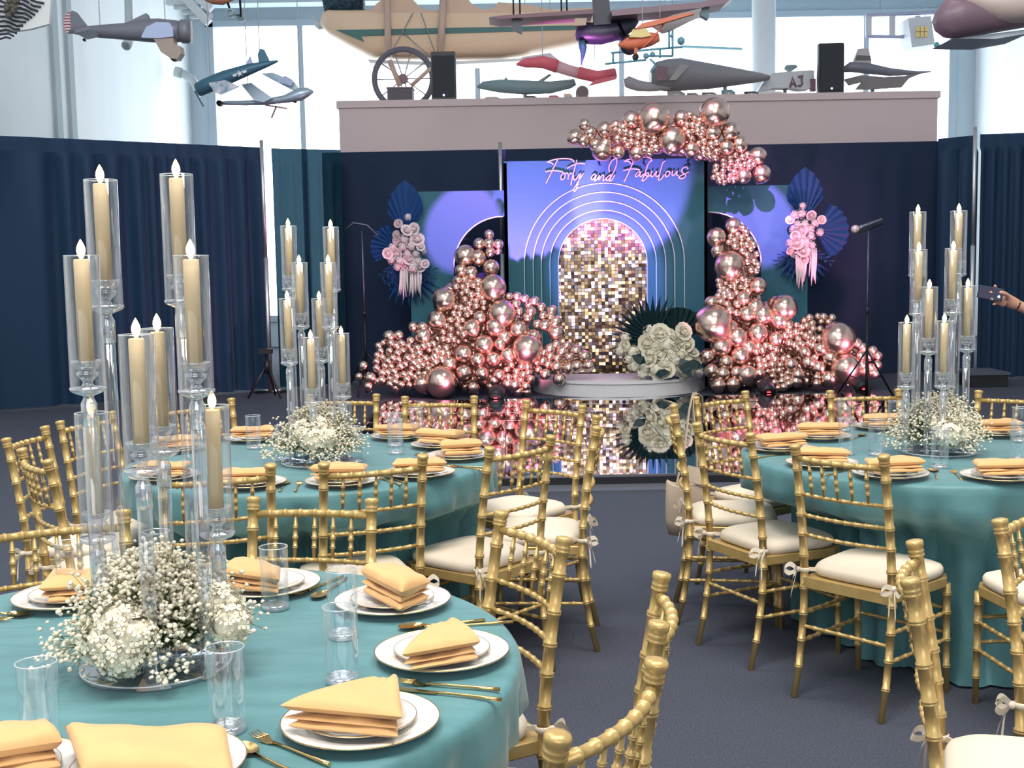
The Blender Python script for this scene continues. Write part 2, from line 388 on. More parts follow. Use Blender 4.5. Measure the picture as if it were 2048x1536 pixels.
BY = 15.0
c0, c1 = at(1009, 450, BY), at(1415, 420, BY)
ctop = (at(1009, 322, BY).z + at(1415, 317, BY).z) / 2
ax = (at(1118, 560, BY + .3).x + at(1296, 560, BY + .3).x) / 2 - .01
def arch_outline(xc, r, zs, n=24):      # from right foot over the arch to left foot
    return [(xc + r, 0)] + [(xc + r * math.cos(PI * k / n), zs + r * math.sin(PI * k / n)) for k in range(n + 1)] + [(xc - r, 0)]
def arch_board(name, x0, x1, zt, xc, r, zs, y0, y1, parent, outer=None):
    inn = arch_outline(xc, r, zs)
    if outer is None:
        n = len(inn); out = []
        for (x, z) in inn:
            if z <= 0: out.append((x1 if x > xc else x0, 0))
            else:
                dx, dz = x - xc, max(z - zs, 0) if z > zs else 0
                if z <= zs + 1e-6: out.append((x1 if x > xc else x0, zs))
                else:
                    k = min((x1 - xc) / dx if dx > 1e-6 else 1e9, (x0 - xc) / dx if dx < -1e-6 else 1e9, (zt - zs) / dz if dz > 1e-6 else 1e9)
                    out.append((xc + dx * k, zs + dz * k))
        # put corners exactly
        out[1 + min(range(n - 2), key=lambda i: (out[1 + i][0] - x1) ** 2 + (out[1 + i][1] - zt) ** 2)] = (x1, zt)
        out[1 + min(range(n - 2), key=lambda i: (out[1 + i][0] - x0) ** 2 + (out[1 + i][1] - zt) ** 2)] = (x0, zt)
    else: out = arch_outline(*outer)
    n = len(inn); mb = MB(); v = []
    for y in (y0, y1):
        v += [(x, y, z) for x, z in inn] + [(x, y, z) for x, z in out]
    fr, ed = [], []
    for k in range(n - 1):
        fr += [(k, k + 1, n + k + 1, n + k), (2 * n + k, 3 * n + k, 3 * n + k + 1, 2 * n + k + 1), (n + k, n + k + 1, 3 * n + k + 1, 3 * n + k)]
        ed.append((k + 1, k, 2 * n + k, 2 * n + k + 1))
    mb.add(v, fr, False, 0); b = len(mb.v)
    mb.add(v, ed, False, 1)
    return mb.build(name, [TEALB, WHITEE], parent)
t = thing('arch_backdrop', 'tall teal centre panel with nested stepped arches round a gold sequin wall', 'backdrop', ((c0.x + c1.x) / 2, BY, 0))
def zpx(y, Y): return at(1210, y, Y).z
rs = []; radii_px = [159.5, 141, 124, 106, 88.5]; tops = [366, 384, 402, 420, 437]
for k in range(5):
    Yk = BY + .07 * k; rs.append((radii_px[k] * Yk / F_PX, Yk, zpx(tops[k], Yk)))
for k in range(5):
    r, Yk, zt = rs[k]; zs = zt - r
    if k == 0: arch_board('front_board', c0.x, c1.x, ctop, ax, r, zs, Yk, Yk + .07, t)
    else:
        r0, _, zt0 = rs[k - 1]
        arch_board('arch_step', 0, 0, 0, ax, r, zs, Yk, Yk + .07, t, outer=(ax, r0 + .10, zt0 - r0))
for k in range(5):
    r, Yk, zt = rs[k]
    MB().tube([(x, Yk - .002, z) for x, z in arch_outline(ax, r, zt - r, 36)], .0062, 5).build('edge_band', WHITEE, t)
r5, Y5, zt5 = rs[4]
MB().box((c0.x, BY + .0, 0), (c0.x + .04, BY + .6, ctop - .02)).build('side_return', TEALB, t)
MB().box((c1.x - .04, BY + .0, 0), (c1.x, BY + .6, ctop - .02)).build('side_return', TEALB, t)
Yq = Y5 + .07
MB().box((ax - r5 - .1, Yq + .02, 0), (ax + r5 + .1, Yq + .05, zt5 + .1)).build('sequin_panel', mat('sequin_backing', (.16, .11, .05), .5, .5), t)
SEQ = mat('gold_sequin', (.66, .48, .24), .26, .95)
SEQ2 = mat('silver_sequin', (.66, .58, .56), .24, .95)
rnd = random.Random(7); mb = MB(); st = .043
z = .02
while z < zt5 + .03:
    x = ax - r5 - .03
    while x < ax + r5 + .03:
        tx, tz = rnd.gauss(0, .24), rnd.gauss(0, .24); h = st * .46
        p = Vector((x, Yq, z)); q = []
        for i, j in ((-1, -1), (1, -1), (1, 1), (-1, 1)): q.append(p + Vector((i * h, tx * i * h + tz * j * h, j * h)))
        mb.add(q, [(0, 1, 2, 3)], False, 0 if rnd.random() < .62 + .2 * math.sin(z * 2) else 1)
        x += st
    z += st
tag(mb.build('sequins', [SEQ, SEQ2], t), kind='stuff')
def wing(x_out, x_in, ztop, arch_px, label, s):
    Yw = BY + .12
    t = thing('wing_panel', label, 'backdrop', (x_out, Yw, 0), group='side panels of the backdrop')
    xo, xi = x_out, x_in
    xa, ra, zs = arch_px
    n = 14; prof = [(xa, 0), (xa, zs)] + [(xa + s * (ra - ra * math.cos(PI / 2 * k / n)), zs + ra * math.sin(PI / 2 * k / n)) for k in range(1, n + 1)]
    prof = [(x, z) for x, z in prof]
    outl = prof + [(xi, zs + ra), (xi, ztop), (xo, ztop), (xo, 0)]
    # split in quads: fan strip against the outer edge and top
    mb = MB()
    pts = [Vector((x, Yw, z)) for x, z in outl]
    if s < 0: pts = list(reversed(pts))
    mb.prism(pts, (0, .05, 0)); mb.build('panel_board', TEALB, t)
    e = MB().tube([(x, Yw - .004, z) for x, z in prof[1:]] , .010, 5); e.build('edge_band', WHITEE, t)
    MB().bar((xo + s * .12, Yw + .09, 0), (xo + s * .12, Yw + .09, ztop - .2), .05, .05, (0, 1, 0)).build('brace', BLACKM, t)
Yw = BY + .12
wing(at(818, 450, Yw).x, c0.x, at(920, 382, Yw).z, (at(909, 600, Yw).x, at(1009, 500, Yw).x - at(909, 500, Yw).x, at(1005, 433, Yw).z - (at(1009, 500, Yw).x - at(909, 500, Yw).x)), 'lower teal panel with quarter arch, left of the centre panel', 1)
wing(at(1616, 450, Yw).x, c1.x, at(1510, 371, Yw).z, (at(1522, 600, Yw).x, at(1522, 500, Yw).x - at(1416, 500, Yw).x, at(1420, 424, Yw).z - (at(1522, 500, Yw).x - at(1416, 500, Yw).x)), 'lower teal panel with quarter arch, right of the centre panel', -1)
t = thing('pedestal', 'low white half-round pedestal at the foot of the arch backdrop', 'pedestal', (ax + .15, BY - .02, 0))
pr = 1.10
for nm, z0, z1, m, r in (('top_disc', .155, .185, PEDW, pr), ('drum_side', .0, .155, PEDW, pr - .02)):
    mb = MB(); n = 40; ring = [(ax + .15 + r * math.cos(PI + PI * k / n), BY - .02 + r * math.sin(PI + PI * k / n)) for k in range(n + 1)]
    mb.prism([Vector((x, y, z1)) for x, y in ring], (0, 0, z0 - z1), smooth=False); mb.build(nm, m, t)

# script sign
STROKES = [
 [(322,95),(290,160),(250,240),(210,320),(183,378)], [(190,140),(215,128),(262,112),(330,100),(420,98),(470,105),(500,125),(497,145)], [(193,135),(228,140),(255,152),(268,170)], [(175,248),(230,235),(300,235),(380,250)],
 [(385,255),(360,285),(352,320),(365,338),(390,320),(402,285),(390,260),(402,266),(425,258)], [(425,258),(440,290),(432,335)], [(438,300),(460,262),(480,270)],
 [(535,110),(515,190),(490,280),(465,400)], [(420,210),(480,175),(550,152),(625,155)],
 [(500,285),(495,320),(510,340),(540,310),(560,270)], [(575,260),(560,330),(540,400),(520,455),(503,468),(500,440),(530,390),(570,320),(608,264)],
 [(745,270),(715,285),(698,315),(705,335),(730,320),(755,280),(745,320),(735,350),(760,335),(790,290)], [(790,285),(785,340),(805,305),(832,280),(840,298),(832,345),(852,335),(870,312)],
 [(925,280),(900,288),(872,320),(872,345),(895,335),(925,290)], [(905,250),(900,190),(925,130),(965,98),(988,108),(985,160),(960,230),(925,300),(905,350),(932,338),(965,280)],
 [(1200,80),(1160,170),(1115,270),(1070,360)], [(1068,130),(1100,112),(1200,88),(1300,80),(1370,92),(1385,115),(1375,132)], [(1078,124),(1115,128),(1140,140),(1150,160)], [(1060,235),(1110,220),(1180,212),(1250,225)],
 [(1255,242),(1225,252),(1200,285),(1214,302),(1245,270),(1262,242),(1250,290),(1265,300),(1292,270)],
 [(1380,110),(1350,150),(1320,230),(1290,310),(1275,350),(1303,340),(1340,295),(1350,262),(1328,262),(1312,282),(1345,298),(1378,278)],
 [(1388,235),(1376,285),(1392,303),(1420,272),(1442,236),(1432,288),(1448,300),(1470,280)],
 [(1540,125),(1515,140),(1490,220),(1470,300),(1462,338),(1490,330),(1530,275)], [(1568,235),(1545,262),(1548,300),(1578,288),(1592,250),(1570,236),(1600,252)],
 [(1628,236),(1616,272),(1632,290),(1655,262),(1678,236),(1668,280),(1690,288)], [(1800,218),(1782,190),(1748,200),(1726,235),(1745,262),(1770,282),(1760,310),(1722,325),(1692,310),(1720,288),(1770,266),(1806,246)]]
def smooth(pts, n=6):
    P = [pts[0]] + list(pts) + [pts[-1]]; out = []
    for i in range(1, len(P) - 2):
        p0, p1, p2, p3 = P[i - 1], P[i], P[i + 1], P[i + 2]
        for k in range(n):
            t_ = k / n
            out.append(tuple(.5 * (2 * b + (c_ - a) * t_ + (2 * a - 5 * b + 4 * c_ - d) * t_ ** 2 + (3 * b - a - 3 * c_ + d) * t_ ** 3) for a, b, c_, d in zip(p0, p1, p2, p3)))
    out.append(tuple(P[-2])); return out
word_of = [0] * 11 + [1] * 4 + [2] * 11
SIGNM = mat('pink_acrylic', (.42, .46, .40), .35)
sg = thing('script_sign', 'pink cursive lettering across the top of the centre panel', 'sign', at(1235, 345, BY - .03))
for w in range(3):
    mb = MB()
    for sidx, s_ in enumerate(STROKES):
        if word_of[sidx] == w:
            mb.tube([at(1060 + x / 5.689, 300 + y / 5.689, BY - .025) for x, y in smooth(s_)], .0085, 6)
    mb.build('word', SIGNM, sg)

# ---------------------------------------------------------------- balloon garlands
mb = MB(); prof = [(0.0, 1.0)]
nv, nu = 12, 18; v = []; 
for i in range(nv + 1):
    t_ = PI * i / nv; rr, zz = math.sin(t_), math.cos(t_)
    if zz < -.3: rr *= 1 - .16 * ((-zz - .3) / .7) ** 1.2; zz *= 1 + .10 * ((-zz - .3) / .7)
    prof.append((max(rr, .001), zz))
prof += [(.07, -1.10), (.10, -1.17), (.02, -1.15)]
BAL = MB().lathe(prof[1:], (0, 0, 0), nu).mesh('balloon', BALLOON)
def in_poly(x, y, P):
    c = False; j = len(P) - 1
    for i in range(len(P)):
        if (P[i][1] > y) != (P[j][1] > y) and x < (P[j][0] - P[i][0]) * (y - P[i][1]) / (P[j][1] - P[i][1]) + P[i][0]: c = not c
        j = i
    return c
def garland(label, org, sc, big, clusters, depth, base, seed, cap=298, fill=None):
    rnd = random.Random(seed)
    t = thing('balloon_garland', label, 'balloons', base, group=None)
    items = []
    for x, y, r in big:
        px, py, pr = org[0] + x / sc, org[1] + y / sc, r / sc * 1.07
        items.append((px, py, pr, depth(px, py) - pr * pxm(15) * .9 - (.10 if pr > 16 else .16)))
    nbig = len(items)
    for poly, r in clusters:
        P = [(org[0] + x / sc, org[1] + y / sc) for x, y in poly]; pr = r / sc; pts = []
        x0, x1 = min(p[0] for p in P), max(p[0] for p in P); y0, y1 = min(p[1] for p in P), max(p[1] for p in P)
        for _ in range(900):
            x, y = rnd.uniform(x0, x1), rnd.uniform(y0, y1)
            if not in_poly(x, y, P): continue
            if any((x - a) ** 2 + (y - b) ** 2 < (q + .15 * pr) ** 2 for a, b, q, _ in items[:nbig]): continue
            if all((x - a) ** 2 + (y - b) ** 2 > (1.42 * pr) ** 2 for a, b in pts): pts.append((x, y))
        for x, y in pts:
            k = rnd.uniform(1.0, 1.3)
            items.append((x, y, pr * k, depth(x, y) - .20 - rnd.uniform(0, .06)))
    items.sort(key=lambda q: -q[2])
    rest = MB()
    for i, (x, y, r, Y) in enumerate(items):
        p = at(x, y, Y); rad = r * Y / F_PX
        if p.z - rad < .01: p.z = rad + .01
        if i < cap:
            link('balloon', BAL, t, rel(p, t), (rnd.uniform(-.5, .9), rnd.uniform(-.6, .6), rnd.uniform(0, 6)), rad)
        else: rest.ball(p, rad, 9, 6)
    # deeper balloons that close the gaps
    for poly, r, step in (fill or []):
        P = [(org[0] + x / sc, org[1] + y / sc) for x, y in poly]; pr = r / sc
        x0, x1 = min(p[0] for p in P), max(p[0] for p in P); y0, y1 = min(p[1] for p in P), max(p[1] for p in P)
        y = y0
        while y < y1:
            x = x0
            while x < x1:
                a, b = x + rnd.uniform(-.3, .3) * pr, y + rnd.uniform(-.3, .3) * pr
                if in_poly(a, b, P):
                    Y = depth(a, b) + .02; p = at(a, b, Y); rad = pr * Y / F_PX * rnd.uniform(.85, 1.1); p.z = max(p.z, rad + .01); rest.ball(p, rad, 12, 8)
                x += pr * step
            y += pr * step
    if rest.v: tag(rest.build('balloon_filler', BALLOON, t), kind='stuff')
    return t
def dep(px, py): return 14.30 + max(0, min(1, (770 - py) / 300)) * .58
LB = [(1170,390,105),(775,490,95),(1245,605,110),(715,655,75),(1195,715,85),(1455,895,120),(745,1165,125),(590,1180,70),(1000,725,75),(1065,635,55),(1100,860,80),(930,935,75),(815,1015,65),(1295,945,68),(1175,980,65),(1230,850,50),(1265,800,65),(1380,735,75),(1500,800,70),(935,1090,70),(1080,1095,55),(1220,1110,50),(1045,985,60),(1010,1210,50),(1050,145,65),(1155,225,65),(945,130,85),(1060,30,45),(1140,30,45),(1215,35,40),(1150,100,40),(1215,95,25),(1140,-45,38),(910,250,50),(990,270,55),(1180,1150,40),(1600,700,50),(1690,760,65),(1685,670,50),(1695,1040,50),(1790,1050,50),(1860,1035,50),(1920,955,50),(1955,1030,50),(1715,1140,50),(1600,1100,45),(1850,910,50),(1640,890,45),(1740,915,50),(515,710,40),(595,715,45),(320,790,50),(400,780,40),(110,1030,40),(75,1120,35),(165,1130,50),(260,1150,40),(150,1200,40),(230,1160,35),(600,790,70),(1290,1180,45),(1350,1190,50),(1440,1200,40),(1380,1245,40),(1450,1260,35),(1050,345,40)]
LC = [([(860,330),(980,320),(1100,380),(1125,600),(960,600),(930,470),(870,420)],27),([(830,540),(960,560),(975,680),(900,870),(760,830),(750,650),(820,640)],27),([(1270,450),(1400,440),(1540,500),(1690,580),(1700,640),(1560,730),(1470,650),(1380,600)],36),([(200,850),(420,800),(560,830),(550,1180),(380,1240),(200,1060)],30),([(600,830),(700,850),(710,1000),(620,1170),(540,1180),(560,950)],29),([(1530,930),(1620,840),(1780,860),(1800,960),(1700,1010),(1560,1090),(1500,1000)],32),([(1290,1020),(1450,1000),(1490,1100),(1470,1270),(1370,1260),(1260,1190)],30),([(700,900),(800,880),(850,940),(760,1050),(680,1000)],31)]
LF = [([(860,330),(1180,350),(1300,560),(1500,760),(1500,1180),(1000,1220),(560,1180),(300,1120),(260,880),(600,820),(700,600)],62,1.1)]
garland('large rose gold balloon garland heaped against the left quarter arch', (700, 480), 4.096, LB, LC, dep, at(940, 780, 14.3), 1, fill=LF)
RB = [(955,490,107),(1685,580,98),(1050,150,82),(1730,755,85),(1370,400,75),(1150,790,60),(1090,570,62),(1000,625,60),(1110,680,55),(1030,715,42),(1090,775,38),(1010,785,42),(945,765,40),(985,850,42),(1070,845,42),(920,680,45),(945,365,38),(1215,270,50),(1200,395,50),(1245,440,60),(1340,470,55),(1215,545,58),(1150,435,50),(1640,690,52),(1570,750,45),(1630,815,50),(1450,790,40),(1410,730,40),(1440,830,35),(1320,580,45),(1160,630,45),(1510,720,45),(1320,375,45),(1071,-82,46),(974,-17,54),(980,63,36),(1225,780,35),(1130,340,40),(1060,510,40),(1580,640,40),(1490,660,36)]
RCL = [([(1060,-60),(1120,-90),(1170,-20),(1220,90),(1225,180),(1180,205),(1130,130),(1110,60),(1040,40)],21),([(980,240),(1100,200),(1170,250),(1160,310),(990,310)],17),([(980,310),(1160,310),(1150,430),(1040,450),(1000,380)],23),([(1190,590),(1290,590),(1370,700),(1410,850),(1330,875),(1260,790),(1190,680)],21),([(1370,510),(1540,430),(1660,440),(1640,500),(1600,540),(1590,650),(1530,740),(1440,650),(1380,600)],21),([(1780,590),(1880,640),(1950,700),(1900,790),(1820,770)],28),([(1540,780),(1640,770),(1680,850),(1560,860)],24)]
RF = [([(1000,0),(1180,60),(1190,250),(1300,420),(1500,520),(1760,640),(1800,800),(1300,860),(960,840),(960,640),(1060,420),(1000,240)],45,1.1)]
garland('large rose gold balloon garland heaped against the right quarter arch', (1100, 480), 2.926, RB, RCL, dep, at(1550, 780, 14.3), 2, fill=RF)
TB = [(840,230,120),(1330,185,115),(985,405,105),(1315,345,68),(1460,335,70),(1425,465,60),(1535,440,66),(1680,535,68),(1710,680,72),(655,245,70),(200,380,60),(280,280,45),(325,345,50),(265,410,50),(440,320,60),(365,440,50),(445,440,55),(550,500,52),(800,500,40),(855,470,40),(530,290,45),(1565,695,60),(420,490,80),(1060,230,62),(700,510,62),(1140,480,60)]
TC = [([(510,310),(700,290),(830,330),(905,430),(880,490),(740,500),(640,460),(520,420)],29),([(1000,210),(1140,200),(1240,260),(1290,380),(1370,430),(1370,530),(1300,570),(1200,510),(1130,440),(1090,330),(1030,270)],28),([(1350,600),(1550,480),(1670,540),(1650,640),(1500,730),(1380,750),(1310,710)],25)]
TF = [([(420,330),(830,330),(1060,260),(1260,300),(1480,480),(1640,560),(1540,640),(1340,560),(1000,480),(480,460)],60,1.1)]
garland('rose gold balloon swag across the top edge of the centre panel', (1100, 180), 4.042, TB, TC, lambda x, y: 14.80, at(1320, 330, 14.9), 3, fill=TF)
for o_ in list(C.objects):
    if o_.get('label', '').startswith('rose gold balloon swag'):
        for x_, y_ in ((1200, 330), (1290, 330), (1380, 330)):
            q_ = at(x_, y_, 14.8); MB().tube([q_, (q_.x, BY + .02, ctop - .03)], .012, 6).build('mounting_rod', BLACKM, o_)

# ---------------------------------------------------------------- flowers and leaves
def rose_mesh(name, m, seed):
    rnd = random.Random(seed); mb = MB()
    for ring, (n, r, tilt, w) in enumerate(((3, .35, 1.25, .5), (5, .62, .95, .6), (7, .95, .5, .7))):
        for k in range(n):
            a = 2 * PI * k / n + ring * .7 + rnd.uniform(-.2, .2)
            def fn(i, j):
                s_, q = i, (j - .5) * 2
                wd = w * math.sin(PI * min(.97, .25 + .6 * s_)) * q
                up = math.sin(tilt) * s_ + .10 * q * q - .12 * s_ * s_ * (1.3 - tilt)
                out = r * .35 + math.cos(tilt) * s_ * r + .0
                return (out * math.cos(a) - wd * math.sin(a), out * math.sin(a) + wd * math.cos(a), up * .75)
            mb.grid(fn, 3, 3)
    mb.ball((0, 0, .2), .42, 8, 5)
    return mb.mesh(name, m)
def hydrangea_mesh(name, m, seed, n=46):
    rnd = random.Random(seed); mb = MB(); mb.ball((0, 0, 0), .72, 12, 8)
    for k in range(n):
        z = 1 - 2 * (k + .5) / n; a = k * 2.39996; s_ = math.sqrt(1 - z * z)
        nrm = Vector((s_ * math.cos(a), s_ * math.sin(a), z)); u = nrm.orthogonal().normalized(); w = nrm.cross(u)
        rot = rnd.uniform(0, PI / 2); nrm = (nrm + Vector((rnd.uniform(-.5, .5), rnd.uniform(-.5, .5), rnd.uniform(-.5, .5)))).normalized(); u = nrm.orthogonal().normalized(); w = nrm.cross(u); c = nrm * rnd.uniform(.74, 1.08)
        for q in range(4):
            b = rot + q * PI / 2; d = u * math.cos(b) + w * math.sin(b); e = u * -math.sin(b) + w * math.cos(b)
            mb.add([c, c + d * .16 + e * .11 + nrm * .04, c + d * .27 + nrm * .06, c + d * .16 - e * .11 + nrm * .04], [(0, 1, 2, 3)])
    return mb.mesh(name, m)
ROSE_W, ROSE_P = rose_mesh('rose', PETAL, 1), rose_mesh('rose', PINKP, 2)
HYD_W, HYD_P = hydrangea_mesh('hydrangea', PETAL, 3), hydrangea_mesh('hydrangea', PINKP, 4)
def fan(parent, name, c, R_, a0, a1, n, m, shape='round', depth=.05, ynorm=0.0):
    """pleated palm fan standing in the X-Z plane at c; angles from +X, anticlockwise"""
    mb = MB(); v = [Vector(c)]; pts = []
    for k in range(2 * n + 1):
        f = k / (2 * n); a = R(a0 + (a1 - a0) * f)
        if shape == 'round': rr = R_ * (1 - .10 * abs(2 * f - 1) ** 2 - (.03 if k % 2 else 0))
        elif shape == 'spear': rr = R_ * (.52 + .48 * (1 - abs(2 * f - 1)) ** .9)
        else: rr = R_ * (1.0 if k % 2 == 0 else .62)
        pts.append((a, rr))
    def P(k, s_, off=0.0):
        a, rr = pts[k]; return (c[0] + rr * s_ * math.cos(a), c[1] + (depth * s_ * (.5 if k % 2 else -.5)) + off, c[2] + rr * s_ * math.sin(a))
    vv, ff = [], []
    for k in range(2 * n + 1):
        for s_ in (.06, .5, 1.0): vv.append(P(k, s_))
    for k in range(2 * n):
        for i in range(2): ff.append((3 * k + i, 3 * k + 3 + i, 3 * k + 4 + i, 3 * k + 1 + i))
    mb.add(vv, ff, False)
    nb = len(vv); mb.add([(x, y + .006, z) for x, y, z in vv], [tuple(reversed(q)) for q in ff], False)
    mb.tube([Vector(c) + Vector((0, .003, 0)), Vector(P(n, 1.0)) + Vector((0, .003, 0))], .006, 5)
    return mb.build(name, m, parent)
def wall_spray(label, Y, fans, flowers, strands, base_px, seed):
    rnd = random.Random(seed); b = at(*base_px, Y)
    t = thing('flower_spray', label, 'flowers', b, group='flower sprays on the side panels')
    for x, y, r, a0, a1, sh in fans:
        fan(t, 'palm_fan', at(x, y, Y - .02 + rnd.uniform(-.02, .02)), r * Y / F_PX, a0, a1, 9 if sh != 'spear' else 8, FANB, sh, .04)
    for x, y, r in flowers:
        yy = Y - .12 - rnd.uniform(0, .10); p = at(x, y, yy); rad = r * yy / F_PX
        k = rnd.random(); me = ROSE_P if k < .45 else HYD_P
        o = link('rose' if k < .45 else 'hydrangea', me, t, rel(p, t), (R(90) + rnd.uniform(-.5, .5), rnd.uniform(-.4, .4), rnd.uniform(-.6, .6)), rad * (1.0 if k < .45 else .92))
    for x0, y0, x1, y1, n in strands:
        for k in range(n):
            f = k / max(1, n - 1); yy = Y - .12 - rnd.uniform(0, .05)
            a = at(x0 + (x1 - x0) * f, y0, yy); L = (y1 - y0) * rnd.uniform(.7, 1.0); q = rnd.uniform(-5, 5)
            m_ = at(x0 + (x1 - x0) * f + q * .2, y0 + L * .5, yy - .03); e = at(x0 + (x1 - x0) * f + q, y0 + L, yy - .01)
            MB().tube([a, a.lerp(m_, .5), m_, m_.lerp(e, .5), e], [.012, .016, .015, .011, .004], 6).build('amaranthus_strand', PINKP, t)
    # dark ruscus sprigs behind the strands
    mb = MB()
    for k in range(22):
        a = R(rnd.uniform(200, 340)); L = rnd.uniform(.2, .42); p = at(base_px[0], base_px[1] + 18, Y - .03); d = Vector((math.cos(a), -.05, math.sin(a)))
        mb.tube([p, p + d * L], [.006, .002], 4)
        for s_ in (.35, .55, .75, .95):
            for sg_ in (-1, 1):
                q = p + d * L * s_; e = Vector((-d.z * sg_, 0, d.x * sg_)) * .5 + d * .6
                mb.add([q, q + e * .05 + Vector((0, -.01, 0)), q + e * .10, q + e * .05 + d * .03], [(0, 1, 2, 3)], False)
    mb.build('leaf_sprigs', FANB, t)['kind'] = 'stuff'
WY = BY + .09
wall_spray('pink flower spray with dark palm fans on the left side panel', WY,
    [(812, 470, 108, 52, 128, 'spear'), (800, 500, 60, 110, 205, 'round'), (815, 540, 75, 225, 330, 'cut')],
    [(816,434,8),(796,446,8),(791,468,7),(812,462,11),(829,458,11),(809,478,13),(834,480,13),(795,482,9),(786,495,11),(805,494,10),(822,492,11),(841,494,8),(775,507,10),(797,508,10),(815,508,11),(832,508,10),(848,503,7),(783,520,10),(800,522,11),(818,520,11),(836,522,12),(795,533,9),(810,530,9),(826,535,13),(842,536,10),(824,545,9),(850,528,8)],
    [(802, 534, 814, 602, 6), (822, 545, 842, 600, 8)], (812, 500), 1)
wall_spray('pink flower spray with blue palm fans on the right side panel', WY,
    [(1610, 440, 104, 50, 130, 'spear'), (1630, 462, 68, -62, 62, 'round'), (1606, 500, 70, 215, 320, 'cut')],
    [(1605,412,8),(1590,430,10),(1603,428,11),(1580,441,8),(1622,430,9),(1643,440,8),(1610,447,9),(1595,448,9),(1630,446,9),(1588,458,10),(1603,458,11),(1620,458,11),(1640,464,9),(1590,470,9),(1605,474,11),(1622,472,10),(1580,486,9),(1595,487,12),(1612,484,12),(1624,490,9),(1579,500,8),(1592,503,11),(1607,504,11),(1617,508,9),(1607,520,9)],
    [(1593, 510, 1612, 582, 8), (1622, 496, 1632, 572, 7)], (1604, 470), 2)
# arrangement on the pedestal
FY = 14.35
t = thing('pedestal_flowers', 'white roses and hydrangeas with dark palm leaves on the white pedestal', 'flowers', (at(1325, 750, FY).x, FY, .185))
fan(t, 'palm_fan', at(1308, 680, FY + .12), 92 * FY / F_PX, 62, 200, 14, LEAFG, 'cut', .05)
fan(t, 'palm_fan', at(1352, 690, FY + .14), 78 * FY / F_PX, 28, 120, 9, LEAFG, 'round', .05)
rnd = random.Random(5)
for x, y, r in [(1302,663,12),(1365,664,13),(1320,668,14),(1340,674,12),(1292,686,13),(1312,688,16),(1335,690,15),(1358,690,14),(1378,692,11),(1300,706,14),(1322,708,15),(1342,710,14),(1362,708,12),(1385,706,9),(1266,704,12),(1250,676,9),(1240,702,9),(1278,720,11),(1303,722,12),(1330,726,12),(1350,722,12),(1372,722,11),(1390,726,9),(1270,733,11),(1290,738,12),(1312,740,13),(1335,742,12),(1396,742,9),(1318,751,10),(1370,746,14),(1355,738,9),(1248,690,8),(1258,718,9),(1285,748,9),(1385,736,10)]:
    yy = FY - .1 - .25 * max(0, 1 - abs(x - 1325) / 80) * (y - 650) / 100 - rnd.uniform(0, .05)
    k = rnd.random(); p = at(x, y, yy); rad = r * yy / F_PX * 1.28
    p.z = max(p.z, .19 + rad * .8)
    link('rose' if k < .5 else 'hydrangea', ROSE_W if k < .5 else HYD_W, t, rel(p, t), (R(70) + rnd.uniform(-.5, .5), rnd.uniform(-.5, .5), rnd.uniform(-.8, .8)), rad)
for x, y, a, L in ((1292, 726, 150, 32), (1360, 716, 300, 42), (1372, 724, 340, 36), (1310, 752, 10, 30)):
    p = at(x, y, FY - .42); d = Vector((math.cos(R(a)), -.1, math.sin(R(a)))); n_ = Vector((-d.z, 0, d.x)); L *= FY / F_PX
    if p.z - .05 < .2: p.z = .26
    mb = MB(); row = [p + d * (L * s_) + n_ * (w * L * .28) + Vector((0, -abs(w) * .02, 0)) for s_, w in ((0, 0), (.3, 1), (.65, .9), (1, 0), (.65, -.9), (.3, -1))]
    mb.prism(row, (0, .006, 0)); mb.build('leaf', LEAFG, t)
mb = MB(); mb.ball(at(1325, 715, FY), .22, 12, 8, sc=(1.3, .8, .9)); 
mb.build('moss_core', LEAFG, t)

# ---------------------------------------------------------------- stage lights, stands, tripod, speakers
def par(px, py, aim, label, Y=13.35):
    b = at(px, py, Y); t = thing('stage_light', label, 'stage light', (b.x, Y, 0), group='small stage lights on the floor')
    d = (Vector(aim) - Vector((b.x, Y, .12))).normalized()
    mb = MB(); mb.tube([Vector((b.x, Y, .13)) - d * .10, Vector((b.x, Y, .13)) - d * .09, Vector((b.x, Y, .13)) + d * .06], [.06, .085, .09], 14); mb.build('housing', BLACK, t)
    mb = MB(); mb.tube([Vector((b.x, Y, .13)) + d * .0601, Vector((b.x, Y, .13)) + d * .064], [.075, .075], 14); mb.build('lens', mat('pink_lens', (.5, .1, .2), .2, emit=(1, .25, .5), es=2.0), t)
    mb = MB(); mb.tube([(b.x - .11, Y, .12), (b.x - .11, Y, .01), (b.x + .11, Y, .01), (b.x + .11, Y, .12)], .012, 6); mb.build('yoke', BLACKM, t)
    q = Vector((b.x, Y, .13)) - d * .101 + Vector((0, 0, -.01))
    MB().box((q.x - .020, Y - .112, .09), (q.x + .020, Y - .100, .099)).build('display', RED_LED, t)
par(993, 772, (0.0, 14.6, .7), 'small black stage light at the foot of the left balloon heap')
par(1533, 772, (2.8, 14.6, .9), 'small black stage light under the right balloon heap, beside the pedestal', 13.45)
par(1722, 764, (3.9, 14.6, .7), 'small black stage light under the microphone stand', 13.6)
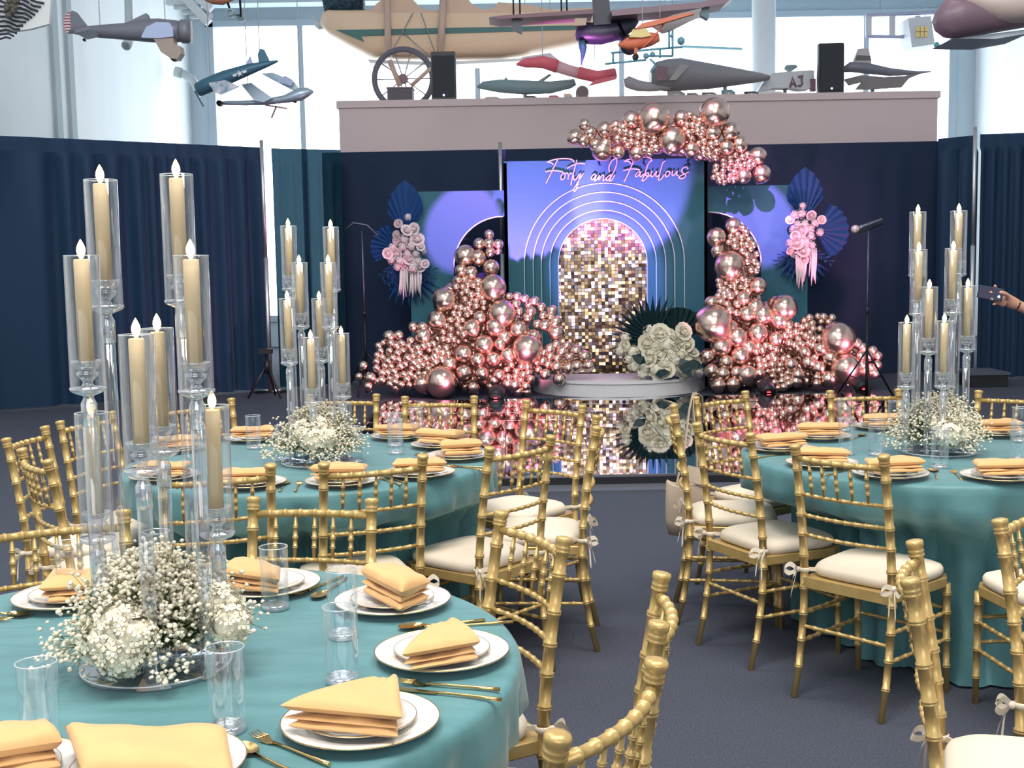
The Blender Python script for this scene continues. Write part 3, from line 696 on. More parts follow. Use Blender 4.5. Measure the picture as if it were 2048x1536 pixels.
def mic_stand(px, top, Y, label, mic=True):
    b = at(px, 770, Y); X = b.x; zt = at(px, top, Y).z
    t = thing('microphone_stand', label, 'mic stand', (X, Y, 0))
    MB().tube([(X, Y, .03), (X, Y, 1.0)], .016, 8).build('lower_tube', BLACKM, t)
    MB().tube([(X, Y, .98), (X, Y, zt)], .011, 8).build('upper_tube', mat('grey_tube', (.12, .13, .17), .35, .8), t)
    MB().lathe([(.0, -.03), (.022, -.03), (.022, .03), (0, .03)], (X, Y, 1.0), 10).build('clutch', BLACK, t)
    for k in range(3):
        a = 2 * PI * k / 3 + .35; e = Vector((X + .36 * math.cos(a), Y + .36 * math.sin(a), .02))
        mb = MB(); mb.tube([(X, Y, .55), e], .011, 6); mb.tube([(X, Y, .2), Vector((X, Y, .55)).lerp(e, .55)], .006, 5); mb.build('leg', BLACKM, t)
    return t, Vector((X, Y, zt))
t, p = mic_stand(1733, 460, 13.3, 'black tripod microphone stand in front of the right balloon heap')
MB().tube([p + Vector((.16, 0, .07)), p + Vector((-.12, 0, -.03))], .013, 8).build('boom', BLACKM, t)
mc = thing('microphone', 'black microphone with pale head on the stand beside the right flower spray', 'microphone', p + Vector((-.1, 0, .0)))
MB().tube([p + Vector((.15, 0, .115)), p + Vector((-.07, 0, .036)), p + Vector((-.10, 0, .026))], [.014, .020, .022], 10).build('handle', mat('mic_grey', (.25, .26, .3), .3, .7), mc)
MB().ball(p + Vector((-.145, 0, .012)), .045, 12, 8, sc=(1.1, 1, 1)).build('mesh_head', mat('mic_head', (.80, .62, .66), .4, .4), mc)
t, p = mic_stand(733, 462, 14.6, 'dark thin stand with a drooping cable left of the left flower spray')
MB().tube([p + Vector((-.2, 0, .02)), p + Vector((-.1, 0, .10)), p + Vector((.06, 0, .07)), p + Vector((.2, 0, -.06))], .012, 8).build('gooseneck', mat('grey_tube', (.12, .13, .17), .35, .8), t)
b = at(536, 785, 14.5); t = thing('camera_tripod', 'small black tripod standing at the bright gap in the curtains', 'tripod', (b.x, 14.5, 0))
MB().lathe([(0, .30), (.035, .30), (.035, .46), (.02, .46), (.02, .56), (0, .56)], (b.x, 14.5, 0), 10).build('column', BLACK, t)
for k, a in enumerate((200, 320, 80)):
    MB().tube([(b.x, 14.5, .42), (b.x + .24 * math.cos(R(a)), 14.5 + .24 * math.sin(R(a)), .012)], [.018, .012], 6).build('leg', BLACK, t)
MB().box((b.x - .09, 14.46, .54), (b.x + .07, 14.54, .60)).build('head_plate', BLACK, t)
def speaker(x0, x1, yt, yb, Y, label):
    a, c_ = at(x0, yt, Y), at(x1, yb, Y); z0 = bzt; w = (c_.x - a.x)
    t = thing('loudspeaker', label, 'speaker', ((a.x + c_.x) / 2, Y, z0), group='loudspeakers on the parapet')
    mb = MB(); h = a.z - z0; xm = (a.x + c_.x) / 2
    outl = [(-w * .5, .10), (-w * .5, .0), (-w * .46, -.03), (w * .46, -.03), (w * .5, 0), (w * .5, .10), (w * .3, .36), (-w * .3, .36)]
    mb.loft([[(xm + x * s_, Y + y, z0 + zz) for x, y in outl] for zz, s_ in ((0, .98), (.03, 1), (h - .03, 1), (h, .96))], smooth=False); mb.build('cabinet', BLACK, t)
    MB().box((xm - w * .43, Y - .042, z0 + .05), (xm + w * .43, Y - .028, z0 + h - .06)).build('grille', mat('speaker_grille', (.02, .024, .03), .7, bump=(300, .4, .004)), t)
    MB().ball((xm, Y - .04, z0 + .075), .016, 8, 6).build('status_light', mat('blue_led', (.1, .1, .8), .4, emit=(.3, .3, 1), es=6), t)
speaker(861, 913, 104, 196, 17.75, 'black loudspeaker on the parapet beside the spoked wheel')
speaker(1637, 1688, 87, 180, 17.75, 'black loudspeaker on the parapet beside the swept grey jet')

# ---------------------------------------------------------------- hanging and shelved aircraft
def lpx(mb, pts, Y, wr=1.0, n=12, mi=0):
    P = [at(x, y, Y) for x, y, r in pts]; rings = []
    for i, p in enumerate(P):
        d = (P[min(i + 1, len(P) - 1)] - P[max(i - 1, 0)]).normalized(); u = Vector((0, 1, 0)).cross(d).normalized(); r = pts[i][2] * Y / F_PX
        rings.append([p + u * (r * math.cos(2 * PI * k / n)) + Vector((0, wr * r * math.sin(2 * PI * k / n), 0)) for k in range(n)])
    return mb.loft(rings, mi=mi)
def stations(mb, st_, Y, wd, n=20, pw=2.0, mi=0):
    rings = []
    for x, yt, yb in st_:
        a, b = at(x, yt, Y), at(x, yb, Y); c, h = (a + b) / 2, (a.z - b.z) / 2; r = []
        for k in range(n):
            t_ = 2 * PI * k / n; cs, sn = math.cos(t_), math.sin(t_)
            e = 2 / pw; r.append(c + Vector((0, wd * math.copysign(abs(cs) ** e, cs) * min(1, h / .25 + .2), h * math.copysign(abs(sn) ** e, sn))))
        rings.append(r)
    return mb.loft(rings, mi=mi)
def slab(mb, pts, Y, th, mi=0):
    return mb.prism([at(x, y, Y - th / 2) for x, y in pts], (0, th, 0), mi)
def wheel(t, x, y, r, Y, name='wheel', m=None, w=.06):
    c = at(x, y, Y); rr = r * Y / F_PX
    mb = MB(); mb.lathe([(rr * .55, -w), (rr * .9, -w), (rr, -w * .5), (rr, w * .5), (rr * .9, w), (rr * .55, w)], (0, 0, 0), 18)
    mb.lathe([(0, -w * .6), (rr * .6, -w * .7), (rr * .6, w * .7), (0, w * .6)], (0, 0, 0), 14)
    mb.v = [(c.x + x_, c.y + z_, c.z + y_) for x_, y_, z_ in mb.v]
    return mb.build(name, m or BLACK, t)
def wires(t, pts, Y):
    for x, y in pts:
        p = at(x, y, Y); MB().tube([p, (p.x, p.y, ZC)], .006, 4, cap=False).build('hanging_wire', mat('wire_grey', (.35, .38, .4), .4, .8), t)
def craft(label, px, Y, cat='airplane', name='model_airplane', group='aircraft on display above the drapes'):
    return thing(name, label, cat, at(px[0], px[1], Y), group=group)
GREYP = mat('plane_grey', (.20, .20, .24), .45, .2); CREAM = mat('plane_cream', (.86, .62, .42), .5)
NAVYP = mat('plane_navy', (.05, .15, .22), .4, .2); SILV = mat('plane_silver', (.42, .52, .62), .35, .5)
TAN = mat('plane_tan', (.42, .34, .30), .5); CLEARB = mat('canopy_blue', (.45, .52, .75), .25); MAROON = mat('plane_maroon', (.24, .13, .16), .5)
ORANGE = mat('plane_orange', (.85, .22, .12), .45); PINKR = mat('plane_red', (.75, .14, .18), .45); GREEN = mat('stripe_green', (.06, .17, .16), .5)
YEL = mat('amber_window', (.85, .65, .25), .3); PALE = mat('plane_pale', (.60, .62, .66), .5); STEELB = mat('gyro_blue', (.22, .50, .62), .4, .3)
def stripe_mat():
    m = mat('rudder_stripes', (.55, .12, .14), .5); nt = m.node_tree; b = nt.nodes['Principled BSDF']
    tc = nt.nodes.new('ShaderNodeTexCoord'); sx = nt.nodes.new('ShaderNodeSeparateXYZ'); mm = nt.nodes.new('ShaderNodeMath'); mm.operation = 'PINGPONG'; mm.inputs[1].default_value = .016
    gt = nt.nodes.new('ShaderNodeMath'); gt.operation = 'GREATER_THAN'; gt.inputs[1].default_value = .008
    mx = nt.nodes.new('ShaderNodeMix'); mx.data_type = 'RGBA'; mx.inputs[6].default_value = (.40, .08, .12, 1); mx.inputs[7].default_value = (.72, .66, .66, 1)
    nt.links.new(tc.outputs['Object'], sx.inputs[0]); nt.links.new(sx.outputs[2], mm.inputs[0]); nt.links.new(mm.outputs[0], gt.inputs[0]); nt.links.new(gt.outputs[0], mx.inputs[0]); nt.links.new(mx.outputs[2], b.inputs['Base Color'])
    return m
# grey fighter
Y = 14.0; t = craft('grey fighter plane with red striped rudder hanging by the concrete wall', (260, 65), Y)
stations(MB(), [(140, 60, 66), (160, 54, 71), (200, 50, 76), (250, 46, 80), (290, 38, 84), (320, 37, 86), (350, 40, 85), (362, 42, 84)], Y, .17).build('fuselage', GREYP, t)
lpx(MB(), [(361, 63, 20), (364, 63, 23), (376, 63, 23), (381, 63, 20), (382, 63, 8)], Y).build('engine_cowl', GREYP, t)
slab(MB(), [(142, 66), (140, 26), (144, 21), (152, 24), (176, 55), (160, 66)], Y, .05).build('tail_fin', GREYP, t)
slab(MB(), [(141, 66), (133, 66), (127, 52), (128, 38), (133, 27), (141, 21)], Y, .045).build('rudder', stripe_mat(), t)
slab(MB(), [(246, 48), (292, 26), (298, 39), (290, 44)], Y, .10).build('headrest_fairing', GREYP, t)
slab(MB(), [(282, 74), (292, 54), (312, 44), (338, 45), (346, 56), (346, 73), (320, 76)], Y - .17, .06).build('cockpit_canopy', CLEARB, t)
slab(MB(), [(306, 75), (346, 75), (348, 88), (360, 92), (362, 106), (354, 118), (342, 117), (322, 104)], Y - .1, .16).build('wheel_spat', mat('spat_tan', (.38, .30, .26), .5), t)
wheel(t, 349, 116, 7, Y - .1); wheel(t, 169, 80, 3, Y, 'tail_wheel', w=.02)
MB().bar(at(383, 42, Y), at(384, 86, Y), .03, .02).build('propeller', mat('prop_pale', (.6, .6, .62), .4), t)
slab(MB(), [(150, 58), (172, 53), (182, 58), (150, 66)], Y - .2, .4).build('tailplane', GREYP, t)
wires(t, [(200, 52), (330, 38)], Y)
# navy plane and silver twin boom
Y = 15.5; t = craft('navy blue plane diving nose down before the bright window', (470, 150), Y)
lpx(MB(), [(394, 181, 12), (398, 179, 14), (412, 172, 15), (450, 156, 15), (500, 138, 11), (535, 128, 6), (556, 122, 2)], Y).build('fuselage', NAVYP, t)
slab(MB(), [(518, 132), (515, 108), (520, 97), (528, 99), (540, 124)], Y, .04).build('tail_fin', NAVYP, t)
slab(MB(), [(486, 138), (500, 112), (507, 134)], Y, .06).build('cockpit_canopy', CLEARB, t)
slab(MB(), [(417, 166), (450, 160), (478, 172), (440, 189), (428, 184)], Y - .2, .06).build('wing', mat('wing_patched', (.18, .30, .42), .45, noise=(9, (.65, .7, .75), 2, (1, 1, 1))), t)
MB().bar(at(390, 182, Y), at(408, 214, Y), .04, .02).build('propeller', NAVYP, t)
c = at(479, 147, Y - .095); mb = MB(); rr = 7 * Y / F_PX; st_ = []
for k in range(10):
    a = PI / 2 + k * PI / 5 + .35; r_ = rr if k % 2 == 0 else rr * .4; st_.append(c + Vector((r_ * math.cos(a), 0, r_ * math.sin(a))))
mb.prism(st_, (0, .01, 0)); mb.bar(at(466, 152, Y - .095), at(473, 149, Y - .095), .01, .03); mb.bar(at(485, 145, Y - .095), at(493, 142, Y - .095), .01, .03)
mb.build('star_marking', mat('marking_white', (.75, .78, .8), .5), t)
wires(t, [(420, 160), (520, 128)], Y)
Y = 16.0; t = craft('silver twin boom plane hanging beneath the navy plane', (540, 190), Y)
lpx(MB(), [(434, 207, 3), (450, 206, 4), (490, 206, 5), (530, 204, 6), (570, 198, 8), (600, 189, 13), (616, 184, 9), (627, 183, 2)], Y).build('fuselage', SILV, t)
slab(MB(), [(482, 169), (502, 165), (545, 196), (528, 204), (508, 201)], Y - .1, .06).build('wing', SILV, t)
slab(MB(), [(522, 147), (545, 145), (585, 160), (604, 184), (588, 182), (540, 157)], Y + .1, .07).build('wing', SILV, t)
slab(MB(), [(556, 162), (570, 151), (586, 160), (582, 172)], Y - .02, .05).build('cockpit_canopy', CLEARB, t)
wheel(t, 440, 207, 6, Y - .08); wheel(t, 590, 203, 3.5, Y, w=.03)
mb = MB(); mb.bar(at(530, 210, Y), at(574, 217, Y), .03, .02); mb.bar(at(553, 212, Y), at(543, 236, Y), .03, .02); mb.build('propeller', MAROON, t)
wires(t, [(495, 168), (600, 180)], Y)
Y = 15.0; t = craft('small brown plane with pale landing wheels at the top edge', (440, 0), Y)
lpx(MB(), [(405, -8, 6), (425, -2, 10), (445, 0, 10), (468, -4, 4)], Y).build('fuselage', mat('plane_rust', (.42, .16, .10), .5), t)
wheel(t, 462, 26, 8, Y - .1, m=mat('tyre_pale', (.30, .42, .46), .5)); wheel(t, 482, 34, 8, Y + .1, m=mat('tyre_pale', (.30, .42, .46), .5))
MB().tube([at(455, 4, Y), at(462, 26, Y), at(482, 33, Y), at(480, 0, Y)], .015, 6).build('landing_gear', BLACKM, t)
wires(t, [(420, -10), (450, -10)], Y)
# big cream airplane
Y = 20.5; t = craft('huge cream airplane with a green arrow stripe above the parapet', (900, 75), Y)
stations(MB(), [(645, 42, 55), (652, 32, 66), (665, 27, 78), (700, 26, 98), (740, 26, 118), (800, 26, 121), (900, 26, 122), (1000, 26, 120), (1080, 26, 110), (1150, 24, 96), (1200, 22, 82)], Y, .55, pw=4).build('fuselage', CREAM, t)
slab(MB(), [(672, 60), (1190, 50), (1190, 58), (722, 72), (729, 84)], Y - .56, .012).build('arrow_stripe', GREEN, t)
slab(MB(), [(738, 27), (752, 8), (780, -12), (815, -12), (832, 6), (845, 18), (862, 22), (882, 21), (888, -12), (928, -12), (944, 8), (958, 18), (978, 19), (990, 14), (996, 4), (1060, 10), (1110, 20), (1110, 28)], Y - .1, .8).build('cabin_fairing', mat('fairing_orange', (.74, .50, .36), .55), t)
lpx(MB(), [(648, 8, 20), (660, 6, 26), (700, 5, 26), (728, 6, 20)], Y - .3).build('engine', mat('engine_dark', (.03, .06, .09), .4, .6, bump=(8, 1, .1)), t)
mb = MB(); lpx(mb, [(630, 50, 3), (638, 50, 9), (648, 50, 8)], Y); mb.bar(at(624, 30, Y), at(640, 60, Y), .08, .04); mb.build('propeller_hub', PALE, t)
for a, b, w in (((774, -10), (777, 116), .055), ((887, -10), (881, 104), .06)):
    MB().tube([at(*a, Y - .7), at(*b, Y - .7)], w, 8).build('wing_strut', mat('strut_tan', (.60, .42, .33), .5), t)
for a, b in (((777, 115), (826, 26)), ((868, 120), (800, 60)), ((842, 26), (872, 112))):
    MB().tube([at(*a, Y - .62), at(*b, Y - .62)], .008, 4).build('bracing_wire', mat('wire_grey', (.35, .38, .4), .4, .8), t)
slab(MB(), [(735, 119), (870, 124), (1060, 116), (1060, 121), (870, 131), (740, 126)], Y - .2, .5).build('wing', mat('wing_white', (.78, .78, .78), .5), t)
wires(t, [(720, 26), (1050, 20)], Y)
Y = 18.9; t = thing('spoked_wheel', 'large spoked aircraft wheel standing on the parapet beside a loudspeaker', 'wheel', (at(807, 158, Y).x, Y, bzt))
c = at(807, 158, Y); rr = c.z - bzt; mb = MB()
mb.tube([(c.x + (rr - .045) * math.cos(2 * PI * k / 36), Y, c.z + (rr - .045) * math.sin(2 * PI * k / 36)) for k in range(37)], .045, 8, cap=False); mb.build('tyre', mat('tyre_grey', (.14, .13, .17), .6), t)
for k in range(10):
    a = 2 * PI * k / 10; MB().tube([c, c + Vector(((rr - .06) * math.cos(a), 0, (rr - .06) * math.sin(a)))], .010, 5).build('spoke', mat('spoke_grey', (.4, .42, .45), .4, .6), t)
MB().tube([c + Vector((0, -.09, 0)), c + Vector((0, .09, 0))], .07, 12).build('hub', MAROON, t)
mb = MB(); mb.tube([at(779, 121, Y - .1), at(800, 172, Y - .1)], .04, 6); mb.tube([at(862, 136, Y - .1), at(822, 172, Y - .1)], .03, 6); mb.build('gear_leg', mat('strut_tan', (.60, .42, .33), .5), t)
b0, b1 = at(774, 174, 17.85), at(825, 196, 17.85)
t = thing('display_box', 'dark brown box on the parapet in front of the spoked wheel', 'box', ((b0.x + b1.x) / 2, 18.0, bzt))
mb = MB(); mb.box((b0.x, 17.85, bzt), (b1.x, 18.2, b0.z - .02)); mb.build('case', mat('box_brown', (.10, .08, .10), .6), t)
MB().box((b0.x - .01, 17.84, b0.z - .02), (b1.x + .01, 18.21, b0.z)).build('lid', MAROON, t)
# dark biplane
Y = 16.0; t = craft('dark biplane with long maroon wing hanging over the stage', (1200, 60), Y)
lpx(MB(), [(1152, 62, 9), (1156, 63, 17), (1170, 66, 21), (1200, 68, 21), (1240, 60, 19), (1262, 46, 14), (1275, 40, 6)], Y).build('fuselage', mat('plane_black', (.03, .035, .06), .4), t)
slab(MB(), [(1188, 50), (1186, -10), (1218, -10), (1222, 48)], Y - .05, .16).build('cabane', mat('plane_black', (.03, .035, .06), .4), t)
slab(MB(), [(978, 34), (1000, 31), (1186, 18), (1186, 27), (1000, 38)], Y - .1, .5).build('wing', MAROON, t)
slab(MB(), [(1222, 20), (1400, 4), (1475, -12), (1452, 6), (1400, 16), (1225, 32)], Y - .1, .5).build('wing', mat('wing_mauve', (.30, .20, .24), .5), t)
for x in (1026, 1039, 1122, 1133): MB().tube([at(x, -12, Y), at(x + 1, 30, Y)], .012, 5).build('wing_strut', BLACKM, t)
slab(MB(), [(1023, 32), (1044, 32), (1044, 66), (1024, 57)], Y - .2, .12).build('float', mat('float_grey', (.10, .11, .14), .5), t)
slab(MB(), [(1400, 4), (1419, 2), (1418, 34), (1416, 39), (1402, 30)], Y - .2, .12).build('float', mat('float_green', (.18, .26, .30), .5), t)
wheel(t, 1259, 90, 19, Y - .25, m=BLACK, w=.07)
MB().tube([at(1240, 66, Y - .2), at(1258, 88, Y - .25), at(1236, 44, Y - .1)], .02, 6).build('landing_gear', BLACKM, t)
lpx(MB(), [(1163, 82, 6), (1166, 95, 8), (1166, 108, 5), (1162, 132, 1)], Y - .1).build('landing_leg', NAVYP, t)
mb = MB(); slab(mb, [(1148, 52), (1150, 36), (1174, 36), (1172, 50)], Y - .25, .08); mb.build('radiator', mat('strut_tan', (.60, .42, .33), .5), t)
wires(t, [(1195, 0), (1100, 22), (1330, 10)], Y)
# orange high wing plane
Y = 15.2; t = craft('small orange high wing plane with amber windows', (1290, 75), Y)
lpx(MB(), [(1236, 90, 2), (1255, 88, 12), (1275, 84, 15), (1300, 78, 14), (1318, 75, 8)], Y).build('fuselage', ORANGE, t)
slab(MB(), [(1258, 74), (1266, 58), (1292, 55), (1303, 71), (1285, 75)], Y - .05, .16).build('cabin_windows', YEL, t)
slab(MB(), [(1268, 58), (1285, 46), (1378, 25), (1390, 27), (1305, 52)], Y - .1, .10).build('wing', ORANGE, t)
slab(MB(), [(1300, 49), (1345, 30), (1404, 16), (1396, 34), (1340, 62), (1325, 66)], Y + .15, .06).build('wing', mat('wing_grey', (.36, .33, .33), .5), t)
MB().tube([at(1285, 95, Y - .1), at(1303, 80, Y - .1), at(1330, 45, Y - .05)], .012, 5).build('wing_strut', ORANGE, t)
MB().tube([at(1272, 96, Y - .1), at(1271, 112, Y - .1)], .022, 6).build('landing_leg', ORANGE, t); wheel(t, 1271, 114, 6.5, Y - .1, w=.03)
wires(t, [(1320, 42), (1285, 52)], Y)
# blue gyrocopter frame
Y = 18.0; t = craft('spindly pale blue gyrocopter frame with a long blade', (1345, 100), Y, 'gyrocopter', 'gyrocopter')
MB().bar(at(1362, 93, Y), at(1484, 98, Y), .06, .03).build('rotor_blade', STEELB, t)
mb = MB()
for a, b in (((1345, 58), (1345, 112)), ((1338, 56), (1338, 98)), ((1222, 106), (1366, 94)), ((1210, 128), (1292, 120)), ((1320, 98), (1320, 116)), ((1226, 104), (1226, 126)), ((1292, 112), (1346, 112)), ((1300, 118), (1312, 130)), ((1312, 130), (1302, 145))): mb.tube([at(*a, Y), at(*b, Y)], .018, 5)
mb.build('frame_tubes', STEELB, t)
for x, y, r in ((1362, 82, 8), (1305, 109, 5.5), (1292, 112, 6), (1344, 72, 4)): MB().ball(at(x, y, Y), r * Y / F_PX, 12, 8).build('tank', STEELB, t)
wires(t, [(1345, 60)], Y)
# red plane
Y = 18.4; t = craft('red and white plane tilted nose down above the parapet', (1130, 140), Y)
lpx(MB(), [(1033, 129, 2), (1050, 126, 9), (1085, 124, 12), (1115, 133, 13)], Y).build('nose_section', PINKR, t)
lpx(MB(), [(1112, 132, 12), (1135, 140, 11), (1160, 147, 11)], Y).build('fuselage', mat('plane_blush', (.72, .42, .44), .5), t)
lpx(MB(), [(1156, 145, 12), (1195, 154, 12), (1232, 146, 10)], Y).build('tail_section', PINKR, t)
slab(MB(), [(1036, 128), (1044, 114), (1100, 106), (1116, 118), (1085, 118)], Y + .15, .05).build('wing', PALE, t)
slab(MB(), [(1176, 172), (1190, 160), (1235, 150), (1232, 158)], Y - .1, .06).build('tailplane', PINKR, t)
wires(t, [(1085, 113), (1190, 143)], Y)
def stand(t, x, y, Y):
    p = at(x, y, Y); mb = MB(); mb.tube([(p.x, p.y, bzt + .004), p], .03, 8); mb.lathe([(0, .03), (.12, .02), (.12, 0)], (p.x, p.y, bzt + .003), 14); mb.build('display_stand', mat('stand_grey', (.3, .32, .35), .5), t)
# green jet, big grey fuselage, white tail section, swept jet: on the parapet
Y = 18.7; t = craft('grey green jet resting on the parapet left of the brass drum', (1050, 172), Y)
lpx(MB(), [(954, 174, 2), (966, 171, 8), (1000, 172, 13), (1050, 175, 14), (1100, 175, 12), (1140, 168, 9), (1150, 164, 7)], Y).build('fuselage', mat('plane_sea', (.20, .30, .31), .5), t)
slab(MB(), [(1066, 168), (1098, 148), (1104, 149), (1084, 165), (1072, 178)], Y, .05).build('tail_fin', mat('plane_sea', (.20, .30, .31), .5), t)
slab(MB(), [(1006, 162), (1012, 153), (1018, 162)], Y, .04).build('canopy_fin', mat('plane_sea', (.20, .30, .31), .5), t); stand(t, 1050, 186, Y)
Y = 18.3; t = craft('big grey fuselage with open cockpit on the parapet', (1400, 150), Y)
stations(MB(), [(1300, 140, 176), (1312, 124, 180), (1335, 118, 183), (1360, 116, 182), (1420, 127, 178), (1480, 138, 170), (1520, 146, 164), (1538, 151, 160)], Y, .28).build('fuselage', mat('plane_warm_grey', (.26, .25, .27), .5), t)
lpx(MB(), [(1248, 166, 7), (1256, 164, 12), (1275, 171, 11), (1300, 174, 9), (1340, 172, 8)], Y - .1).build('gun_nose', mat('plane_nose', (.40, .36, .37), .5), t)
slab(MB(), [(1312, 132), (1336, 134), (1334, 160), (1314, 162)], Y - .28, .03).build('open_cockpit', MAROON, t)
slab(MB(), [(1360, 128), (1380, 131), (1352, 160), (1338, 160)], Y - .29, .02).build('panel_plate', mat('plane_plate', (.38, .35, .34), .5), t); stand(t, 1340, 181, Y); stand(t, 1450, 172, Y)
Y = 18.6; t = craft('white tail section lettered AJ on the parapet by the second loudspeaker', (1590, 160), Y)
slab(MB(), [(1530, 160), (1545, 146), (1575, 143), (1628, 140), (1630, 172), (1618, 178), (1600, 179), (1585, 176), (1545, 176), (1515, 184), (1522, 172)], Y, .25).build('fuselage', PALE, t)
slab(MB(), [(1570, 136), (1573, 130), (1592, 129), (1596, 134), (1584, 142), (1578, 142)], Y, .1).build('antenna', mat('plane_sea', (.20, .30, .31), .5), t)
mb = MB()
for q in ([(1580, 175), (1585, 155), (1592, 174)], [(1582, 168), (1590, 167)], [(1596, 154), (1606, 152)], [(1603, 153), (1604, 168), (1601, 172), (1596, 171)]): mb.tube([at(x, y, Y - .135) for x, y in q], .018, 5)
mb.build('lettering', MAROON, t); slab(MB(), [(1620, 158), (1632, 157), (1632, 182), (1622, 182)], Y - .1, .1).build('rudder', MAROON, t); stand(t, 1570, 176, Y)
Y = 18.4; t = craft('swept wing grey jet with banded fin at the right end of the parapet', (1760, 145), Y)
lpx(MB(), [(1686, 140, 5), (1700, 134, 10), (1730, 136, 11), (1780, 144, 8), (1830, 146, 4), (1862, 143, 1)], Y).build('fuselage', GREYP, t)
slab(MB(), [(1704, 130), (1717, 97), (1738, 97), (1744, 132)], Y, .05).build('tail_fin', mat('fin_pale', (.50, .48, .48), .5), t)
slab(MB(), [(1710, 121), (1714, 110), (1741, 112), (1743, 121)], Y, .056).build('fin_band', mat('fin_dark', (.12, .12, .12), .5), t)
slab(MB(), [(1690, 158), (1722, 150), (1768, 154), (1808, 152), (1850, 144), (1818, 157), (1804, 174), (1740, 178), (1712, 178), (1724, 164), (1700, 170)], Y - .2, .08).build('wing', mat('plane_brown_grey', (.20, .18, .18), .5), t)
stand(t, 1745, 172, Y)
Y = 18.0; p = at(1163, 176, Y); t = thing('brass_drum', 'brown metal drum on its side at the middle of the parapet', 'drum', (p.x, Y, bzt))
mb = MB(); rr = 13 * Y / F_PX; mb.tube([(p.x, Y - .18, bzt + rr), (p.x + .02, Y + .25, bzt + rr)], [rr, rr], 18); mb.build('shell', mat('drum_brown', (.34, .27, .25), .4, .4), t)
mb = MB(); mb.tube([(p.x, Y - .19, bzt + rr), (p.x, Y - .181, bzt + rr)], [rr * .85, rr * .85], 18); mb.build('end_plate', mat('drum_dark', (.18, .13, .13), .5), t)
for x, w, h, m, lb in ((985, 30, 8, 'plane_tan', 'tan wedge model part on the parapet below the grey green jet'), (1062, 22, 9, 'plane_black', 'black wedge model part on the parapet below the grey green jet'), (1108, 20, 9, 'plane_red', 'red model part on the parapet beside the brass drum'), (1136, 16, 12, 'plane_cream', 'cream model part touching the brass drum'), (1352, 34, 13, 'plane_tan', 'brown pod under the big grey fuselage nose'), (1385, 22, 9, 'plane_maroon', 'first maroon engine part under the big grey fuselage'), (1418, 28, 10, 'plane_maroon', 'longer maroon engine part under the big grey fuselage'), (1456, 26, 14, 'plane_sea', 'grey green wedge under the big grey fuselage tail'), (1502, 28, 10, 'plane_black', 'dark pod under the tail end of the big grey fuselage'), (1545, 50, 9, 'wing_white', 'white slab part under the lettered tail section')):
    Y = 17.9; p = at(x, 185, Y); w *= Y / F_PX / 2; h *= Y / F_PX
    t = thing('model_part', lb, 'model part', (p.x, Y, bzt), group='loose model parts on the parapet')
    mb = MB(); mb.loft([[(p.x + w * a, Y + b * .09 * s_, bzt + h * (c_ if c_ > .5 else c_ * s_)) for b, c_ in ((-1, 0), (1, 0), (1, .75), (.4, 1), (-.4, 1), (-1, .75))] for a, s_ in ((-1, .4), (-.7, .9), (.5, 1), (1, .6))], smooth=False)
    mb.v = [(x_, y_, bzt + (z_ - bzt) * (1 if x_ < p.x + w * .6 else .7)) for x_, y_, z_ in mb.v]
    mb.build('body', MATS.get(m, GREYP), t)
    MB().tube([(p.x - w * .6, Y - .10, bzt + h * .4), (p.x + w * .5, Y - .10, bzt + h * .4)], h * .12, 6).build('trim_rod', CHROME, t)
# corrugated wing, box kite flyer, seaplane hull at right
Y = 13.0; t = craft('white corrugated wing with dark ribs in the upper left corner', (45, 20), Y, 'airplane wing', 'corrugated_wing')
slab(MB(), [(-40, -40), (104, -40), (98, 48), (60, 58), (-40, 72)], Y + .08, .06).build('skin', mat('wing_white', (.78, .78, .78), .5), t)
for k in range(15):
    x0, y0 = -40 + 3 * k, 64 - 9.5 * k; x1, y1 = 22 + 6 * k, 68 - 6.2 * k
    x1 = min(x1, 100)
    if y0 < -42: continue
    mb = MB(); n = 6; mb.tube([at(x0 + (x1 - x0) * i / n, y0 + 9 + (y1 - y0) * i / n + 2.5 * math.sin(i * 2.1 + k), Y + .03) for i in range(n + 1)], .011, 4); mb.build('rib', mat('rib_dark', (.03, .04, .06), .5), t)
mb = MB(); rnd = random.Random(9)
for k in range(9): mb.ball(at(24 + rnd.uniform(-10, 12), 18 + rnd.uniform(-20, 18), Y - .1), .035, 8, 6)
mb.build('engine', mat('engine_brown', (.10, .09, .07), .6), t); wires(t, [(60, 10)], Y)
Y = 21.5; t = craft('pale box kite style flyer with amber window hanging at the right window', (1800, 60), Y, 'kite', 'box_kite')
mb = MB()
for a, b in (((1732, 31), (1872, 25)), ((1732, 73), (1826, 74))): mb.tube([at(*a, Y), at(*b, Y)], .03, 6)
mb.build('long_spar', mat('spar_violet', (.42, .45, .62), .5), t)
for x, w in ((1738, 12), (1785, 12), (1836, 10)): slab(MB(), [(x - w / 2, 31), (x + w / 2, 31), (x + w / 2, 73), (x - w / 2, 73)], Y, .05).build('rib_panel', PALE, t)
mb = MB(); slab(mb, [(1816, 36), (1862, 32), (1870, 88), (1824, 95)], Y - .1, .5); mb.build('box', mat('kite_pale', (.62, .66, .70), .6), t)
for i in range(2):
    for j in range(3): slab(MB(), [(1833 + 8 * j, 53 + 11 * i), (1840 + 8 * j, 53 + 11 * i), (1840 + 8 * j, 63 + 11 * i), (1833 + 8 * j, 63 + 11 * i)], Y - .37, .03).build('amber_pane', YEL, t)
wheel(t, 1873, 90, 6, Y, m=STEELB, w=.02); wheel(t, 1903, 87, 6, Y, m=STEELB, w=.02); wires(t, [(1760, 30), (1850, 33)], Y)
Y = 10.0; t = craft('mauve and beige seaplane hull hanging at the top right corner', (1980, 30), Y)
